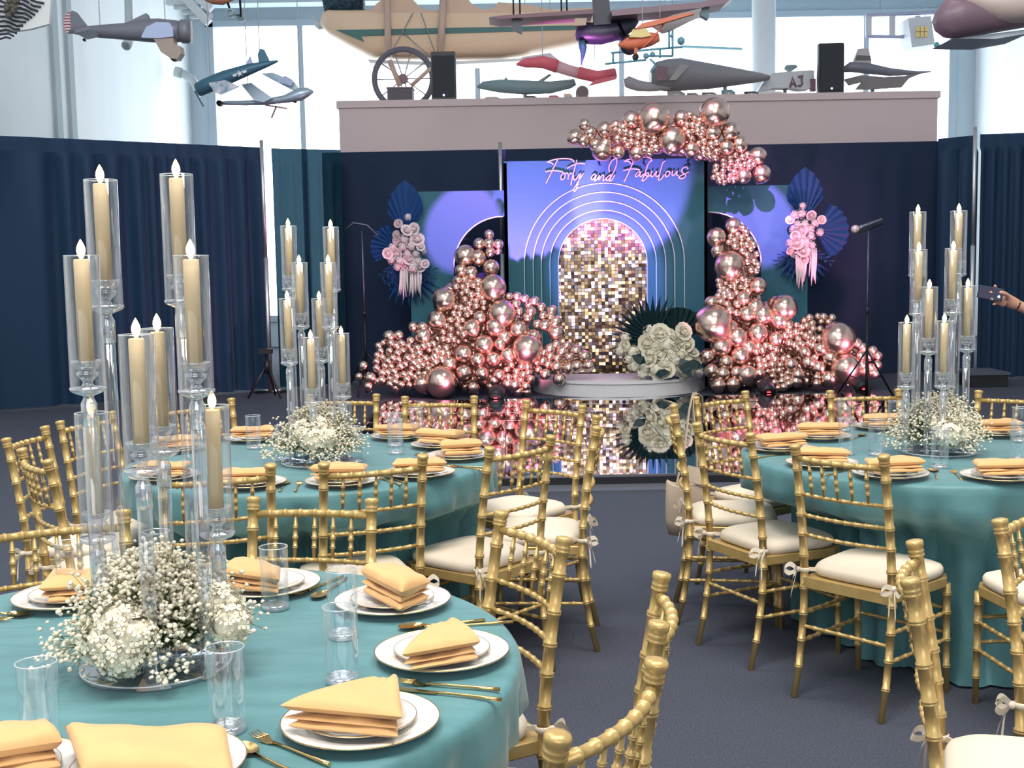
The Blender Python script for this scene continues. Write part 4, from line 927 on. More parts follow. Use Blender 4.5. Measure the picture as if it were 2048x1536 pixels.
stations(MB(), [(1869, 34, 48), (1876, 16, 64), (1892, -4, 75), (1915, -12, 77), (1960, -16, 71), (2010, -18, 62), (2080, -20, 50)], Y, .20).build('hull', mat('hull_mauve', (.20, .13, .17), .4), t)
stations(MB(), [(1900, -14, -4), (1930, -18, 18), (1960, -20, 36), (1990, -22, 48), (2020, -22, 50), (2080, -24, 45)], Y - .06, .24).build('upper_body', mat('hull_beige', (.58, .47, .44), .5), t)
slab(MB(), [(1905, 77), (2060, 58), (2060, 66), (1990, 78)], Y + .25, .5).build('wing', mat('wing_bluewhite', (.62, .70, .76), .5), t); wires(t, [(1930, -10), (2020, -18)], Y)

# ---------------------------------------------------------------- tables and cloths
TZ = .772
TABLES = {'front': (-.76, 2.43, .765), 'left': (-.85, 5.0, .768), 'right': (1.735, 4.93, .772)}
# chairs: name, centre of the top rail, heading in degrees, label
CHAIRS = [
 ('front', .042, 2.982, 206, 'gold chair at the far aisle side of the front table, curved back towards us'),
 ('front', .285, 2.306, 172, 'gold chair seen edge-on in the aisle, its two knobs one above the other'),
 ('front', .143, 1.772, 150, 'nearest gold chair, only its top rail and knobs showing at the bottom edge'),
 ('front', -1.235, 3.18, -68, 'gold chair behind the front table at the picture\'s left edge'),
 ('front', -.575, 3.37, -99, 'gold chair facing us behind the near candelabra table, right of the sticks'),
 ('none', .867, 2.566, -20, 'gold chair at the bottom right corner with the big bare white cushion'),
 ('none', .95, 1.86, 18, 'gold chair almost outside the picture at the bottom right'),
 ('none', 1.33, 3.07, -43, 'gold chair at the right edge turned away from the right table, white bow showing'),
 ('left', -1.56, 5.93, -52, 'gold chair far side of the left table, behind the near candles'),
 ('left', -.87, 6.14, -97, 'gold chair far side of the left table, directly behind its candelabra'),
 ('left', -.364, 5.97, -95, 'gold chair far side of the left table, against the mirror floor'),
 ('left', .196, 5.60, 226, 'gold chair nearest the stage on the aisle side of the left table'),
 ('left', .348, 4.93, 176, 'gold chair edge-on in the aisle with a white bow hanging from its post'),
 ('left', .03, 4.40, 139, 'gold chair with ivory seat on the aisle, near side of the left table'),
 ('left', -.475, 4.05, 113, 'gold chair backing the left table, whose rails rise behind the near tumblers'),
 ('left', -.98, 3.92, 108, 'gold chair backing the left table, half hidden behind the near candles'),
 ('left', -1.73, 4.29, 36, 'gold chair left of the left table with its near post cutting the spindles'),
 ('left', -2.0, 4.89, -3, 'outermost gold chair on the left, side on, high crest rail'),
 ('left', -1.93, 5.40, -20, 'gold chair left of the left table, second behind the outermost one'),
 ('right', 1.025, 5.857, -53, 'gold chair with the beige tote bag strap over its post'),
 ('right', .715, 5.271, -7, 'gold chair seen side on at the aisle beside the tote bag'),
 ('right', .822, 4.66, 26, 'gold chair at the right table aisle side with two white bows'),
 ('right', 1.115, 4.074, 42, 'gold chair fully in view in front of the right table'),
 ('right', 1.752, 5.933, -85, 'gold chair far side of the right table, left of its candles'),
 ('right', 2.41, 5.70, -128, 'gold chair far side of the right table, at the right edge'),
 ('right', None, None, 95, 'gold chair tucked at the right table edge, its front leg in view'),
]
fx = atz(1952, 1408, 0); hd = R(95 - 90)
off = Vector((-.18 * math.cos(hd) - .43 * math.sin(hd), -.18 * math.sin(hd) + .43 * math.cos(hd), 0))
CHAIRS = [(a, fx.x - off.x, fx.y - off.y, d, e) if b is None else (a, b, c, d, e) for a, b, c, d, e in CHAIRS]
def table(key, label, clabel, seed):
    X, Y, R_ = TABLES[key]; rnd = random.Random(seed)
    t = thing('round_table', label, 'table', (X, Y, 0), group='round banquet tables')
    MB().lathe([(0, .735), (R_ - .02, .735), (R_ - .02, .762), (0, .762)], (X, Y, 0), 48).build('tabletop', mat('plywood', (.45, .33, .2), .6), t)
    for k in range(4):
        a = PI / 4 + k * PI / 2; MB().tube([(X + .2 * math.cos(a), Y + .2 * math.sin(a), .735), (X + .24 * math.cos(a), Y + .24 * math.sin(a), .01)], .016, 8).build('leg', BLACKM, t)
    lim = []
    for k, cx_, cy_2, hd_, _ in CHAIRS:
        if k != key: continue
        h = R(hd_)
        for lx in (-.2, -.1, 0, .1, .2):
            fx_, fy_ = cx_ + .475 * math.cos(h) + lx * math.sin(h), cy_2 + .475 * math.sin(h) - lx * math.cos(h)
            lim.append((math.atan2(fy_ - Y, fx_ - X), max(.36, math.hypot(fx_ - X, fy_ - Y) - .035)))
    nth, prof = 288, [(0, TZ), (.25, TZ), (.5, TZ), (R_ - .05, TZ), (R_ - .012, TZ - .001), (R_ - .002, TZ - .006), (R_ + .004, TZ - .016), (R_ + .007, TZ - .04), (R_ + .007, TZ - .08), (R_ + .005, .64), (R_ + .002, .58), (R_ - .006, .52), (R_ - .012, .46), (R_ - .03, .34), (R_ - .05, .22), (R_ - .05, .11), (R_ - .02, .035), (R_ + .05, .010)]
    ph = [rnd.uniform(0, 6.28) for _ in range(6)]
    rings = []
    for r, z in prof:
        ring = []
        for k in range(nth):
            a = 2 * PI * k / nth; d = max(0, (TZ - .03 - z) / TZ); rr = r
            if r > R_ - .07 and z < TZ - .03:
                w = .6 * math.sin(14 * a + ph[0] + .8 * math.sin(3 * a + ph[1])) + .38 * math.sin(23 * a + ph[2] + math.sin(5 * a + ph[3])) + .22 * math.sin(43 * a + ph[4])
                w = w - .35 * w * w; rr = r + w * .062 * min(1, d * 3.2)
                for la, lr in lim:
                    da = abs((a - la + PI) % (2 * PI) - PI)
                    if da < .26 and z < .62:
                        f = max(0, 1 - max(0, da - .10) / .16) * min(1, (.62 - z) / .10)
                        rr = min(rr, rr * (1 - f) + f * (lr - .012 + .045 * w))
            zz = z + (.012 * math.sin(7 * a + ph[5]) * d if .05 < z < .5 else 0)
            if z > TZ - .002 and r > .1: zz += .0012 * math.sin(9 * a + ph[2] + r * 20)
            ring.append((X + rr * math.cos(a), Y + rr * math.sin(a), zz))
        rings.append(ring)
    mb = MB(); mb.loft(rings, cap=False)
    tag(mb.build('tablecloth', CLOTH, origin=(X, Y, 0)), clabel, 'tablecloth', 'teal round tablecloths')
table('front', 'round banquet table hidden under the nearest teal cloth', 'nearest teal satin cloth, its top filling the bottom left of the picture', 1)
table('left', 'round banquet table hidden under the middle teal cloth', 'teal satin cloth on the middle table, behind the nearest one', 2)
table('right', 'round banquet table hidden under the teal cloth by the aisle chairs', 'teal satin cloth falling in folds to the floor at the right table', 3)

# ---------------------------------------------------------------- chiavari chairs
def post_y(z):
    K = [(0, .005), (.12, .035), (.28, .06), (.45, .066), (.62, .05), (.78, .025), (.93, -.002)]
    for (a, ya), (b, yb) in zip(K, K[1:]):
        if z <= b:
            t_ = (z - a) / (b - a); return ya + (yb - ya) * t_
    return -.002
def ringed(zs, z0, z1, r0f, bump, gap=.0045):
    pts = [(z0, r0f(z0))]
    for z in zs:
        for d, k in ((-gap * 1.5, 0), (-gap * 1.1, 1), (-gap * .35, 1), (0, .25), (gap * .35, 1), (gap * 1.1, 1), (gap * 1.5, 0)):
            pts.append((z + d, r0f(z) + bump * k))
    pts.append((z1, r0f(z1))); return pts
def chair_meshes():
    M = {}
    prof = ringed([.11, .205, .30, .395, .515, .595, .668, .745, .835], 0, .886, lambda z: .0115 + .0035 * min(1, z / .45), .0032)
    prof += [(.888, .0185), (.892, .0190), (.895, .0160), (.898, .0190), (.902, .0185), (.906, .0165), (.911, .0200), (.919, .0210), (.924, .0195), (.927, .008)]
    M['rear_post'] = MB().tube([(0, post_y(z), z) for z, r in prof], [r for z, r in prof], 10).mesh('rear_post', GOLD)
    prof = ringed([.10, .20, .30, .37], 0, .408, lambda z: .0105 + .004 * z / .4, .003)
    M['front_leg'] = MB().tube([(0, .01 - .01 * z / .4, z) for z, r in prof], [r for z, r in prof], 10).mesh('front_leg', GOLD)
    def rail(z, half, r, bow, nb, bump):
        pts, rs = [], []; step = 2 * half / nb
        for k in range(nb + 1):
            xx = -half + step * k
            if k > 0:
                for d, b in ((-.16, 0), (-.11, 1), (-.03, 1), (0, .4), (.03, 1), (.11, 1), (.16, 0)):
                    if k < nb: pts.append(xx + d * step * .5); rs.append(r + bump * b)
            else: pts.append(xx); rs.append(r)
        pts.append(half); rs.append(r)
        return MB().tube([(x, post_y(z) - bow * (1 - (x / half) ** 2), z) for x in pts], rs, 8)
    hw = .172
    M['crest_rail'] = rail(.876, hw, .0108, .03, 8, .0026).mesh('crest_rail', GOLD)
    M['back_rail'] = [rail(z, hw, .0070, .026, 9, .0019).mesh('back_rail', GOLD) for z in (.745, .668, .595)]
    def spin(x):
        b = lambda z: post_y(z) - .028 * (1 - (x / hw) ** 2)
        prof = ringed([.782, .808, .838], .745, .872, lambda z: .0070 - .0026 * abs(z - .81) / .065, .0024, .0028)
        return MB().tube([(x, b(z), z) for z, r in prof], [r for z, r in prof], 8).mesh('spindle', GOLD)
    M['spindle'] = [spin(x) for x in (-.112, -.056, 0, .056, .112)]
    mb = MB(); o = [(-.175, .05), (-.195, .40), (-.165, .452), (.165, .452), (.195, .40), (.175, .05)]
    mb.loft([[(x * s_, .05 + (y - .05) * s_, z) for x, y in o] for z, s_ in ((.400, .985), (.404, 1), (.434, 1), (.437, .985))], smooth=False)
    M['seat_frame'] = mb.mesh('seat_frame', GOLD)
    rings = []
    for z, s_ in ((.437, .90), (.441, .97), (.452, 1.0), (.466, 1.0), (.478, .965), (.486, .88), (.491, .6), (.4925, .2)):
        ring = []
        for k in range(40):
            a = 2 * PI * k / 40; c_, n_ = math.cos(a), math.sin(a); e = 2 / 4.5
            x = .188 * math.copysign(abs(c_) ** e, c_); y = .185 * math.copysign(abs(n_) ** e, n_)
            x *= 1 + .06 * (y / .185)
            ring.append((x * s_, .258 + y * s_, z + .003 * math.sin(3 * a) * (s_ > .9)))
        rings.append(ring)
    M['cushion'] = MB().loft(rings).mesh('cushion', CUSH)
    def st(a, b, r=.0072):
        n = 7; pts = []; rs = []
        for k in range(n + 1):
            for d, q in ((-.02, 0), (-.012, 1), (.012, 1), (.02, 0)):
                f = k / n + d
                if 0 <= f <= 1: pts.append(Vector(a).lerp(Vector(b), f)); rs.append(r + .0022 * q)
        return MB().tube(pts, rs, 8).mesh('stretcher', GOLD)
    M['stretcher'] = [st((s_ * .175, post_y(z), z), (s_ * .181, .430, z)) for s_ in (-1, 1) for z in (.30, .20)] + [st((-.18, .43, z), (.18, .43, z)) for z in (.315, .225)] + [st((-.175, post_y(.255), .255), (.175, post_y(.255), .255))]
    ties = []
    for s_ in (-1, 1):
        x0, y0, z0 = s_ * .175, post_y(.462), .462; mb = MB()
        mb.lathe([(.017, -.008), (.0195, -.006), (.0195, .006), (.017, .008)], (x0, y0, z0), 12)
        def ribbon(P, w):
            P = smooth([tuple(p) for p in P], 5); v = []
            for i, p in enumerate(P):
                v += [Vector(p) + Vector((0, w * .3, w)), Vector(p) - Vector((0, w * .3, w))]
            mb.add(v, [(2 * i, 2 * i + 1, 2 * i + 3, 2 * i + 2) for i in range(len(P) - 1)])
            mb.add([q + Vector((0, -.002, 0)) for q in v], [(2 * i, 2 * i + 2, 2 * i + 3, 2 * i + 1) for i in range(len(P) - 1)])
        kx, ky = x0 + s_ * .018, y0 - .018
        mb.ball((kx, ky, z0), .011, 8, 6)
        def sm3(P): return P
        ribbon([(kx, ky, z0), (kx + s_ * .022, ky - .012, z0 + .018), (kx + s_ * .040, ky - .022, z0 + .000), (kx + s_ * .024, ky - .014, z0 - .016), (kx, ky, z0)], .008)
        ribbon([(kx, ky, z0), (kx - s_ * .012, ky - .03, z0 + .012), (kx - s_ * .022, ky - .045, z0 - .006), (kx - s_ * .01, ky - .025, z0 - .014), (kx, ky, z0)], .008)
        ribbon([(kx, ky, z0), (kx + s_ * .010, ky - .012, z0 - .03), (kx + s_ * .016, ky - .016, z0 - .10)], .008)
        ribbon([(kx, ky, z0), (kx - s_ * .004, ky - .02, z0 - .03), (kx + s_ * .002, ky - .034, z0 - .085)], .008)
        mb.bar((x0 - s_ * .01, y0 + .01, z0), (x0 - s_ * .05, y0 + .06, z0 - .004), .004, .014)
        ties.append(mb.mesh('seat_tie', CUSH))
    M['seat_tie'] = ties
    return M
CM = chair_meshes()
proto = None
for i, (key, x, y, hd_, label) in enumerate(CHAIRS):
    if proto is None:
        proto = t = thing('banquet_chair', label, 'chair', (0, 0, 0), group='gold bamboo style banquet chairs')
        for s_ in (-1, 1):
            link('rear_post', CM['rear_post'], t, (s_ * .175, 0, 0)); link('front_leg', CM['front_leg'], t, (s_ * .181, .425, 0))
        link('crest_rail', CM['crest_rail'], t)
        for me in CM['back_rail']: link('back_rail', me, t)
        for me in CM['spindle']: link('spindle', me, t)
        link('seat_frame', CM['seat_frame'], t); link('cushion', CM['cushion'], t)
        for me in CM['stretcher']: link('stretcher', me, t)
        for me in CM['seat_tie']: link('seat_tie', me, t)
    else: t = copy_tree(proto)
    t.location = (x, y, 0); t.rotation_euler = (0, 0, R(hd_ - 90)); t['label'] = label
# tote bag on the far chair
bY = 5.62; c_ = at(1372, 1005, bY)
t = thing('tote_bag', 'beige canvas tote bag hanging by its strap from a chair at the aisle', 'bag', (c_.x, bY, c_.z - .16))
rings = []
for zz, w, d in ((-.155, .06, .03), (-.15, .085, .045), (-.08, .098, .055), (.0, .098, .05), (.09, .094, .045), (.10, .088, .04), (.06, .08, .03)):
    rings.append([(c_.x + w * math.copysign(abs(math.cos(2 * PI * k / 24)) ** .6, math.cos(2 * PI * k / 24)), bY + d * math.copysign(abs(math.sin(2 * PI * k / 24)) ** .8, math.sin(2 * PI * k / 24)), c_.z + zz + (.012 * math.cos(2 * PI * k / 24 * 2) if zz > .05 else 0)) for k in range(24)])
MB().loft(rings).build('bag_body', TOTE, t)
q = Vector((.893, 5.752, .93))
for dx, yo in ((-.05, -.03), (.055, .02)):
    a = Vector((c_.x + dx, bY + yo, c_.z + .09)); P = [a, a.lerp(q, .35) + Vector((-.0, 0, .0)), a.lerp(q, .8) + Vector((-.02, 0, .01)), q + Vector((-.024, 0, .004)), q + Vector((0, 0, .010)), q + Vector((.022, .0, -.01)), q + Vector((.026, .0, -.10))]
    mb = MB()
    for p, s_ in zip(P, P[1:]): mb.bar(p, s_, .022, .004, (1, .2, 0))
    mb.build('strap', TOTE, t)
mb = MB(); mb.bar((c_.x + .03, bY - .045, c_.z + .10), (c_.x + .05, bY - .02, c_.z + .17), .09, .01, (0, 1, 0)); mb.build('flap', TOTE, t)

# ---------------------------------------------------------------- place settings
PLATE = MB().lathe([(0, .004), (.075, .004), (.080, .0), (.084, .003), (.092, .009), (.125, .0165), (.1385, .0185), (.1390, .0200), (.1375, .0210), (.120, .0185), (.092, .0120), (.085, .0085), (0, .0075)], n=56).mesh('dinner_plate', CHINA)
PRIM = MB().tube([(.1382 * math.cos(2 * PI * k / 56), .1382 * math.sin(2 * PI * k / 56), .0202) for k in range(57)], .0013, 5, cap=False).mesh('gold_rim', GOLD2)
PRIM2 = MB().lathe([(.0935, .0131), (.0948, .0135)], n=56).mesh('gold_line', GOLD2)
SALAD = MB().lathe([(0, .003), (.052, .003), (.056, 0), (.060, .002), (.088, .0125), (.0985, .0150), (.0990, .0163), (.0975, .0170), (.085, .0140), (.060, .0070), (0, .0062)], n=48).mesh('salad_plate', CHINA)
SRIM = MB().tube([(.0982 * math.cos(2 * PI * k / 48), .0982 * math.sin(2 * PI * k / 48), .0164) for k in range(49)], .0010, 5, cap=False).mesh('gold_rim', GOLD2)
def layer(mb, A, B, Cc, D, z0, t, nu=16, nv=12, fold=.22, seed=0, lift=0.0):
    """one soft folded cloth layer over the quad A B C D; A-B is the rolled front fold, thinner towards C-D"""
    A, B, Cc, D = [Vector((p[0], p[1], 0)) for p in (A, B, Cc, D)]
    rnd = random.Random(seed); ph = rnd.uniform(0, 6); ph2 = rnd.uniform(0, 6)
    rd = lambda s_, f: math.sqrt(max(0, 1 - (1 - min(1, s_ / f)) ** 2))
    top, bot = [], []
    for i in range(nu + 1):
        u = .5 - .5 * math.cos(PI * i / nu)
        for j in range(nv + 1):
            v = (j / nv) ** 1.4; p = A.lerp(B, u).lerp(D.lerp(Cc, u), v)
            e = rd(v, fold) * rd(min(u, 1 - u), .07) * rd(1 - v, .10); h = t * (1 - .45 * v)
            wv = (.0030 * math.sin(u * 6 + v * 4 + ph) + .0018 * math.sin(u * 15 - v * 3 + ph2)) * e
            mid = z0 + h * .5 + lift * v
            top.append((p.x, p.y, mid + h * .5 * e + wv)); bot.append((p.x, p.y, mid - h * .5 * e))
    n = len(top); f = []
    ix = lambda i, j: i * (nv + 1) + j
    for i in range(nu):
        for j in range(nv):
            f.append((ix(i, j), ix(i + 1, j), ix(i + 1, j + 1), ix(i, j + 1))); f.append((n + ix(i, j), n + ix(i, j + 1), n + ix(i + 1, j + 1), n + ix(i + 1, j)))
    mb.add(top + bot, f)
def napkin(pts, z0, label, th=.024, seed=0):
    """pts: world quad (front-left, front-right, back-right, back-left)"""
    P = [Vector((p[0], p[1], 0)) for p in pts]; c = sum(P, Vector()) / 4
    t = thing('napkin', label, 'napkin', (c.x, c.y, z0), group='folded peach napkins')
    f, k = (P[0] - P[3]).normalized() * .006, (P[1] - P[0]).normalized() * .012
    mb = MB(); layer(mb, P[0] + f + k * 1.6, P[1] + f - k * .3, P[2] - k * .5, P[3] + k, z0, th * .95, fold=.18, seed=seed + 9); mb.build('lower_fold', NAPKIN, t)
    mb = MB(); layer(mb, P[0] + f * .2 + k * .3, P[1] - k * .8, P[2] - k * .6, P[3] + k * .6, z0 + th * .80, th * .45, fold=.12, seed=seed + 5); mb.build('middle_fold', NAPKIN, t)
    mb = MB(); layer(mb, P[0], P[1], P[2], P[3], z0 + th * 1.10, th * 1.8, fold=.32, seed=seed, lift=.002); mb.build('upper_fold', NAPKIN, t)
    return t
def oriented(c, ang, w, d, taper=.15, skew=0.0):
    u, v = Vector((math.cos(ang), math.sin(ang), 0)), Vector((-math.sin(ang), math.cos(ang), 0)); c = Vector((c[0], c[1], 0))
    return [c - u * w / 2 - v * d / 2, c + u * w / 2 - v * d / 2, c + u * w / 2 * (1 - taper) + v * d / 2 + u * skew, c - u * w / 2 * (1 - taper) + v * d / 2 + u * skew]
def setting(px, where, quad=None, nap='', ang=None, seed=0, th=.024, w=.20, d=.125, taper=.2):
    c = atz(px[0], px[1], TZ + .02)
    o = link('dinner_plate', PLATE, None, (c.x, c.y, TZ)); tag(o, 'wide gold-rimmed plate ' + where, 'plate', 'gold rimmed dinner plates'); link('gold_rim', PRIM, o); link('gold_line', PRIM2, o)
    s_ = link('salad_plate', SALAD, None, (c.x, c.y, TZ + .0085)); tag(s_, 'small plate under the napkin ' + where, 'plate', 'gold rimmed salad plates'); link('gold_rim', SRIM, s_)
    z0 = TZ + .0085 + .0165
    if quad: pts = [atz(x, y, z0 + dz) for x, y, dz in quad]
    else: pts = oriented(c, ang, w, d, taper)
    napkin(pts, z0, 'peach napkin ' + nap + ' ' + where, th, seed)
fr = 'front table'
setting((721, 1436), 'on the front table, near aisle side', [(560, 1436, .02), (806, 1460, .02), (796, 1362, .03), (768, 1366, .03)], 'folded to a wide point', th=.021)
setting((884, 1298), 'at the front table\'s rightmost place', [(803, 1330, .02), (962, 1302, .02), (912, 1246, .03), (872, 1252, .03)], 'folded to a soft peak', seed=2, th=.020)
setting((785, 1196), 'on the front table, far aisle side', [(722, 1160, .03), (804, 1212, .02), (862, 1182, .02), (788, 1142, .03)], 'rolled into a curled bundle', seed=3, th=.026)
setting((530, 1164), 'at the far middle place of the front table', [(440, 1158, .02), (560, 1176, .02), (562, 1146, .02), (470, 1126, .02)], 'folded flat', seed=4, th=.020)
setting((142, 1187), 'behind the left tumbler on the front table', [(78, 1192, .02), (190, 1186, .02), (196, 1150, .02), (110, 1152, .02)], 'rounded and layered', seed=5, th=.019)
setting((318, 1522), 'at the bottom edge of the front table', [(165, 1575, .02), (470, 1590, .02), (452, 1468, .03), (130, 1464, .03)], 'largest in view', seed=6, th=.024)
setting((-8, 1540), 'cut off at the bottom left corner', None, 'barely showing', ang=.4, seed=7)
lt = 'middle table'
for k, (x, y, a, wh) in enumerate([(508, 873, .1, 'at the far left place of the middle table'), (800, 869, -.2, 'at the far right place of the middle table'), (884, 886, -.5, 'second from the aisle on the middle table'), (918, 908, .25, 'nearest the aisle on the middle table'), (838, 942, .12, 'behind the gold chair rails on the middle table'), (684, 958, -.15, 'at the near middle place of the middle table'), (498, 962, .1, 'at the near left place of the middle table'), (330, 948, -.1, 'behind the near candles on the middle table'), (352, 893, .3, 'at the leftmost far place of the middle table')]):
    setting((x, y), wh, None, ['folded flat', 'rolled', 'in a soft roll', 'folded to a blunt wedge'][k % 4], ang=a, seed=20 + k, th=.022 if k in (2, 3, 5) else .017, w=.21 if k != 3 else .18)
for k, (x, y, a, wh) in enumerate([(1556, 892, .35, 'at the leftmost place of the right table'), (1640, 869, -.1, 'at the far left place of the right table'), (1644, 922, -.3, 'behind the whole chair\'s top rail, right table'), (1781, 943, .1, 'at the near middle place of the right table'), (2000, 948, .05, 'on the right table, near right side'), (1766, 850, .0, 'on the right table, left beyond the flowers'), (1988, 862, .0, 'on the right table, right beyond the flowers')]):
    setting((x, y), wh, None, ['folded to a flat point', 'stacked in layers', 'folded wide', 'layered'][k % 4], ang=a, seed=40 + k, th=.019, w=.22, taper=.3)

TUM = MB().lathe([(0, .0), (.031, .0), (.0325, .002), (.034, .15), (.0325, .152), (.0315, .15), (.0300, .016), (.024, .012), (0, .011)], n=28).mesh('tumbler', GLASS)
TRIM = MB().tube([(.0333 * math.cos(2 * PI * k / 28), .0333 * math.sin(2 * PI * k / 28), .151) for k in range(29)], .0011, 5, cap=False).mesh('rim', RIMG)
TBASE = MB().lathe([(0, .001), (.0312, .001), (.0322, .005), (.0312, .0135), (.02, .0115), (0, .0105)], n=28).mesh('thick_base', CRYST)
def tumbler(px, label):
    c = atz(px[0], px[1], TZ); o = link('tumbler', TUM, None, (c.x, c.y, TZ)); tag(o, label, 'glass', 'clear glass tumblers'); link('rim', TRIM, o); link('thick_base', TBASE, o)
for q in [((82, 1497), 'clear glass tumbler on the bare cloth at the lower left corner'), ((456, 1462), 'clear glass tumbler between the flower base and the largest napkin'), ((684, 1364), 'clear glass tumbler nearest the tall pointed napkin'), ((687, 1275), 'clear glass tumbler seen through the one in front of it'), ((551, 1218), 'clear glass tumbler before the far middle place of the front table'), ((143, 1206), 'clear glass tumbler in front of the rounded napkin, left of the near flowers'), ((318, 1180), 'clear glass tumbler hidden behind the near blossoms, rim showing'),
          ((508, 898), 'clear glass tumbler at the far left of the middle table'), ((568, 922), 'clear glass tumbler left of the middle table flowers'), ((710, 926), 'clear glass tumbler right of the middle table flowers'), ((790, 893), 'taller looking tumbler of the far pair on the middle table'), ((792, 908), 'front tumbler of the far pair on the middle table'), ((834, 880), 'clear glass tumbler before the far right napkin of the middle table'), ((692, 868), 'clear glass tumbler behind the middle table flowers'),
          ((1693, 909), 'clear glass tumbler beside the far left napkin of the right table'), ((1688, 862), 'clear glass tumbler at the far edge of the right table, left end'), ((1753, 911), 'clear glass tumbler left of the right table flowers'), ((1879, 936), 'clear glass tumbler in front of the right table flowers'), ((1789, 868), 'clear glass tumbler behind the right table flowers'), ((2039, 884), 'farther tumbler at the right edge of the right table'), ((2037, 922), 'nearer tumbler at the right edge of the right table')]: tumbler(*q)

# cutlery (local: head at +x, handle end at -x)
def cutlery_mesh():
    h = MB(); h.tube([(-.10, 0, .004), (-.06, 0, .0045), (0, 0, .005), (.045, 0, .004)], [.0042, .0036, .0026, .0030], 8)
    f = MB(); f.grid(lambda i, j: (.042 + .03 * i, (j - .5) * (.008 + .014 * i ** .7), .004 + .004 * i * i - .003 * math.sin(PI * i)), 5, 4); tn = []
    for k in range(4):
        y = (k - 1.5) * .0062; f.tube([(.070, y, .0075), (.085, y, .006), (.102, y, .009)], [.0018, .0017, .0008], 5)
    s_ = MB(); rings = []
    def sp(i, j):
        a = i * 2 * PI; r = j; return (.068 + .031 * r * math.cos(a), .020 * r * math.sin(a) * (1 + .15 * math.cos(a)), .0085 - .0065 * (1 - r * r))
    s_.grid(sp, 20, 5); s_.grid(lambda i, j: (sp(1 - i, j)[0], sp(1 - i, j)[1], sp(1 - i, j)[2] - .001), 20, 5)
    k_ = MB(); k_.prism([(.03, -.004, .003), (.10, -.009, .003), (.118, -.002, .003), (.11, .006, .003), (.03, .005, .003)], (0, 0, .0018))
    return h.mesh('handle', GOLD2), f.mesh('fork_head', GOLD2), s_.mesh('spoon_bowl', GOLD2), k_.mesh('blade', GOLD2)
HND, FRK, SPN, KNF = cutlery_mesh()
def cutlery(kind, head, tail, label):
    a, b = atz(head[0], head[1], TZ + .005), atz(tail[0], tail[1], TZ + .005); d = (a - b); ang = math.atan2(d.y, d.x)
    me = {'fork': FRK, 'spoon': SPN, 'knife': KNF}[kind]; e = Vector((math.cos(ang), math.sin(ang), 0))
    o = thing(kind, label, kind, (a.x - e.x * .10, a.y - e.y * .10, TZ), ang, 'gold cutlery')
    link('handle', HND, o); link(me.name, me, o)
for q in [('fork', (800, 1363), (1000, 1378), 'gold fork right of the tall pointed napkin'), ('knife', (805, 1377), (963, 1394), 'gold knife just below the fork by the tall pointed napkin'),
          ('spoon', (795, 1256), (962, 1240), 'gold spoon left of the rightmost plate of the front table'), ('fork', (850, 1256), (967, 1247), 'gold fork whose handle lies behind the soft peaked napkin'),
          ('fork', (507, 1468), (690, 1540), 'gold fork with open tines at the bottom of the front table'), ('spoon', (470, 1488), (590, 1545), 'gold spoon beside the largest napkin, bowl catching light'),
          ('spoon', (628, 1198), (668, 1172), 'gold spoon below the far middle plate of the front table'), ('fork', (590, 1190), (655, 1164), 'gold fork beside the far middle plate of the front table'),
          ('spoon', (60, 1231), (-40, 1222), 'dark looking spoon at the left edge of the front table'), ('fork', (20, 1240), (-60, 1232), 'fork beside the dark looking spoon at the left edge'), ('spoon', (92, 1530), (10, 1560), 'gold spoon bowl at the bottom left under the tumbler'),
          ('spoon', (572, 963), (556, 988), 'spoon between two near plates of the middle table'), ('fork', (600, 963), (588, 988), 'fork beside the spoon between two near plates of the middle table'), ('fork', (752, 954), (806, 970), 'fork right of the near middle plate of the middle table'), ('knife', (770, 951), (812, 966), 'knife right of the near middle plate of the middle table'),
          ('knife', (900, 929), (952, 938), 'knife on the aisle edge of the middle table'), ('fork', (890, 931), (950, 934), 'fork on the aisle edge of the middle table'), ('fork', (830, 910), (848, 904), 'fork tips left of the aisle napkin on the middle table'),
          ('spoon', (1866, 938), (1878, 964), 'spoon between two near plates of the right table'), ('fork', (1905, 940), (1930, 966), 'fork between two near plates of the right table'), ('fork', (1702, 926), (1655, 938), 'fork seen between the chair spindles on the right table'), ('knife', (1700, 938), (1664, 947), 'knife seen between the chair spindles on the right table'), ('fork', (1580, 906), (1543, 911), 'fork at the leftmost edge of the right table'), ('spoon', (1728, 868), (1708, 876), 'spoon at the far left of the right table')]: cutlery(*q)

# ---------------------------------------------------------------- candelabra, candles, flowers on the tables
def rgen(seed): return random.Random(seed)
BASEH = .012
CB = MB().lathe([(0, 0), (.147, 0), (.150, .002), (.150, BASEH - .002), (.147, BASEH), (0, BASEH)], n=48)
CHM = MB().lathe([(.0335, 0), (.0335, .255), (.0318, .256), (.0312, .255), (.0312, 0)], n=26).mesh('glass_chimney', CHIM)
CHR = MB().tube([(.0324 * math.cos(2 * PI * k / 26), .0324 * math.sin(2 * PI * k / 26), .2555) for k in range(27)], .0011, 5, cap=False).mesh('chimney_rim', RIMG)
CUP = MB().lathe([(0, -.075), (.0155, -.075), (.0155, -.030), (.011, -.022), (.010, -.016), (.030, -.008), (.0350, -.003), (.0350, .002), (.012, .004), (.009, .012), (.014, .018), (.020, .024), (.021, .031), (.0155, .034), (.0215, .038), (.0285, .050), (.0300, .054), (.0285, .0545), (.0165, .042), (.0160, .0415), (0, .0415)], n=22).mesh('candle_cup', CRYST)
CAND = MB().lathe([(0, 0), (.0150, 0), (.0150, .207), (.0135, .2095), (.004, .2085), (0, .2085)], n=20).mesh('candle', WAX)
FLM = MB().lathe([(0, -.004), (.003, -.002), (.0068, .005), (.0088, .013), (.0080, .020), (.0052, .027), (.002, .033), (0, .036)], n=14).mesh('flame', FLAME)
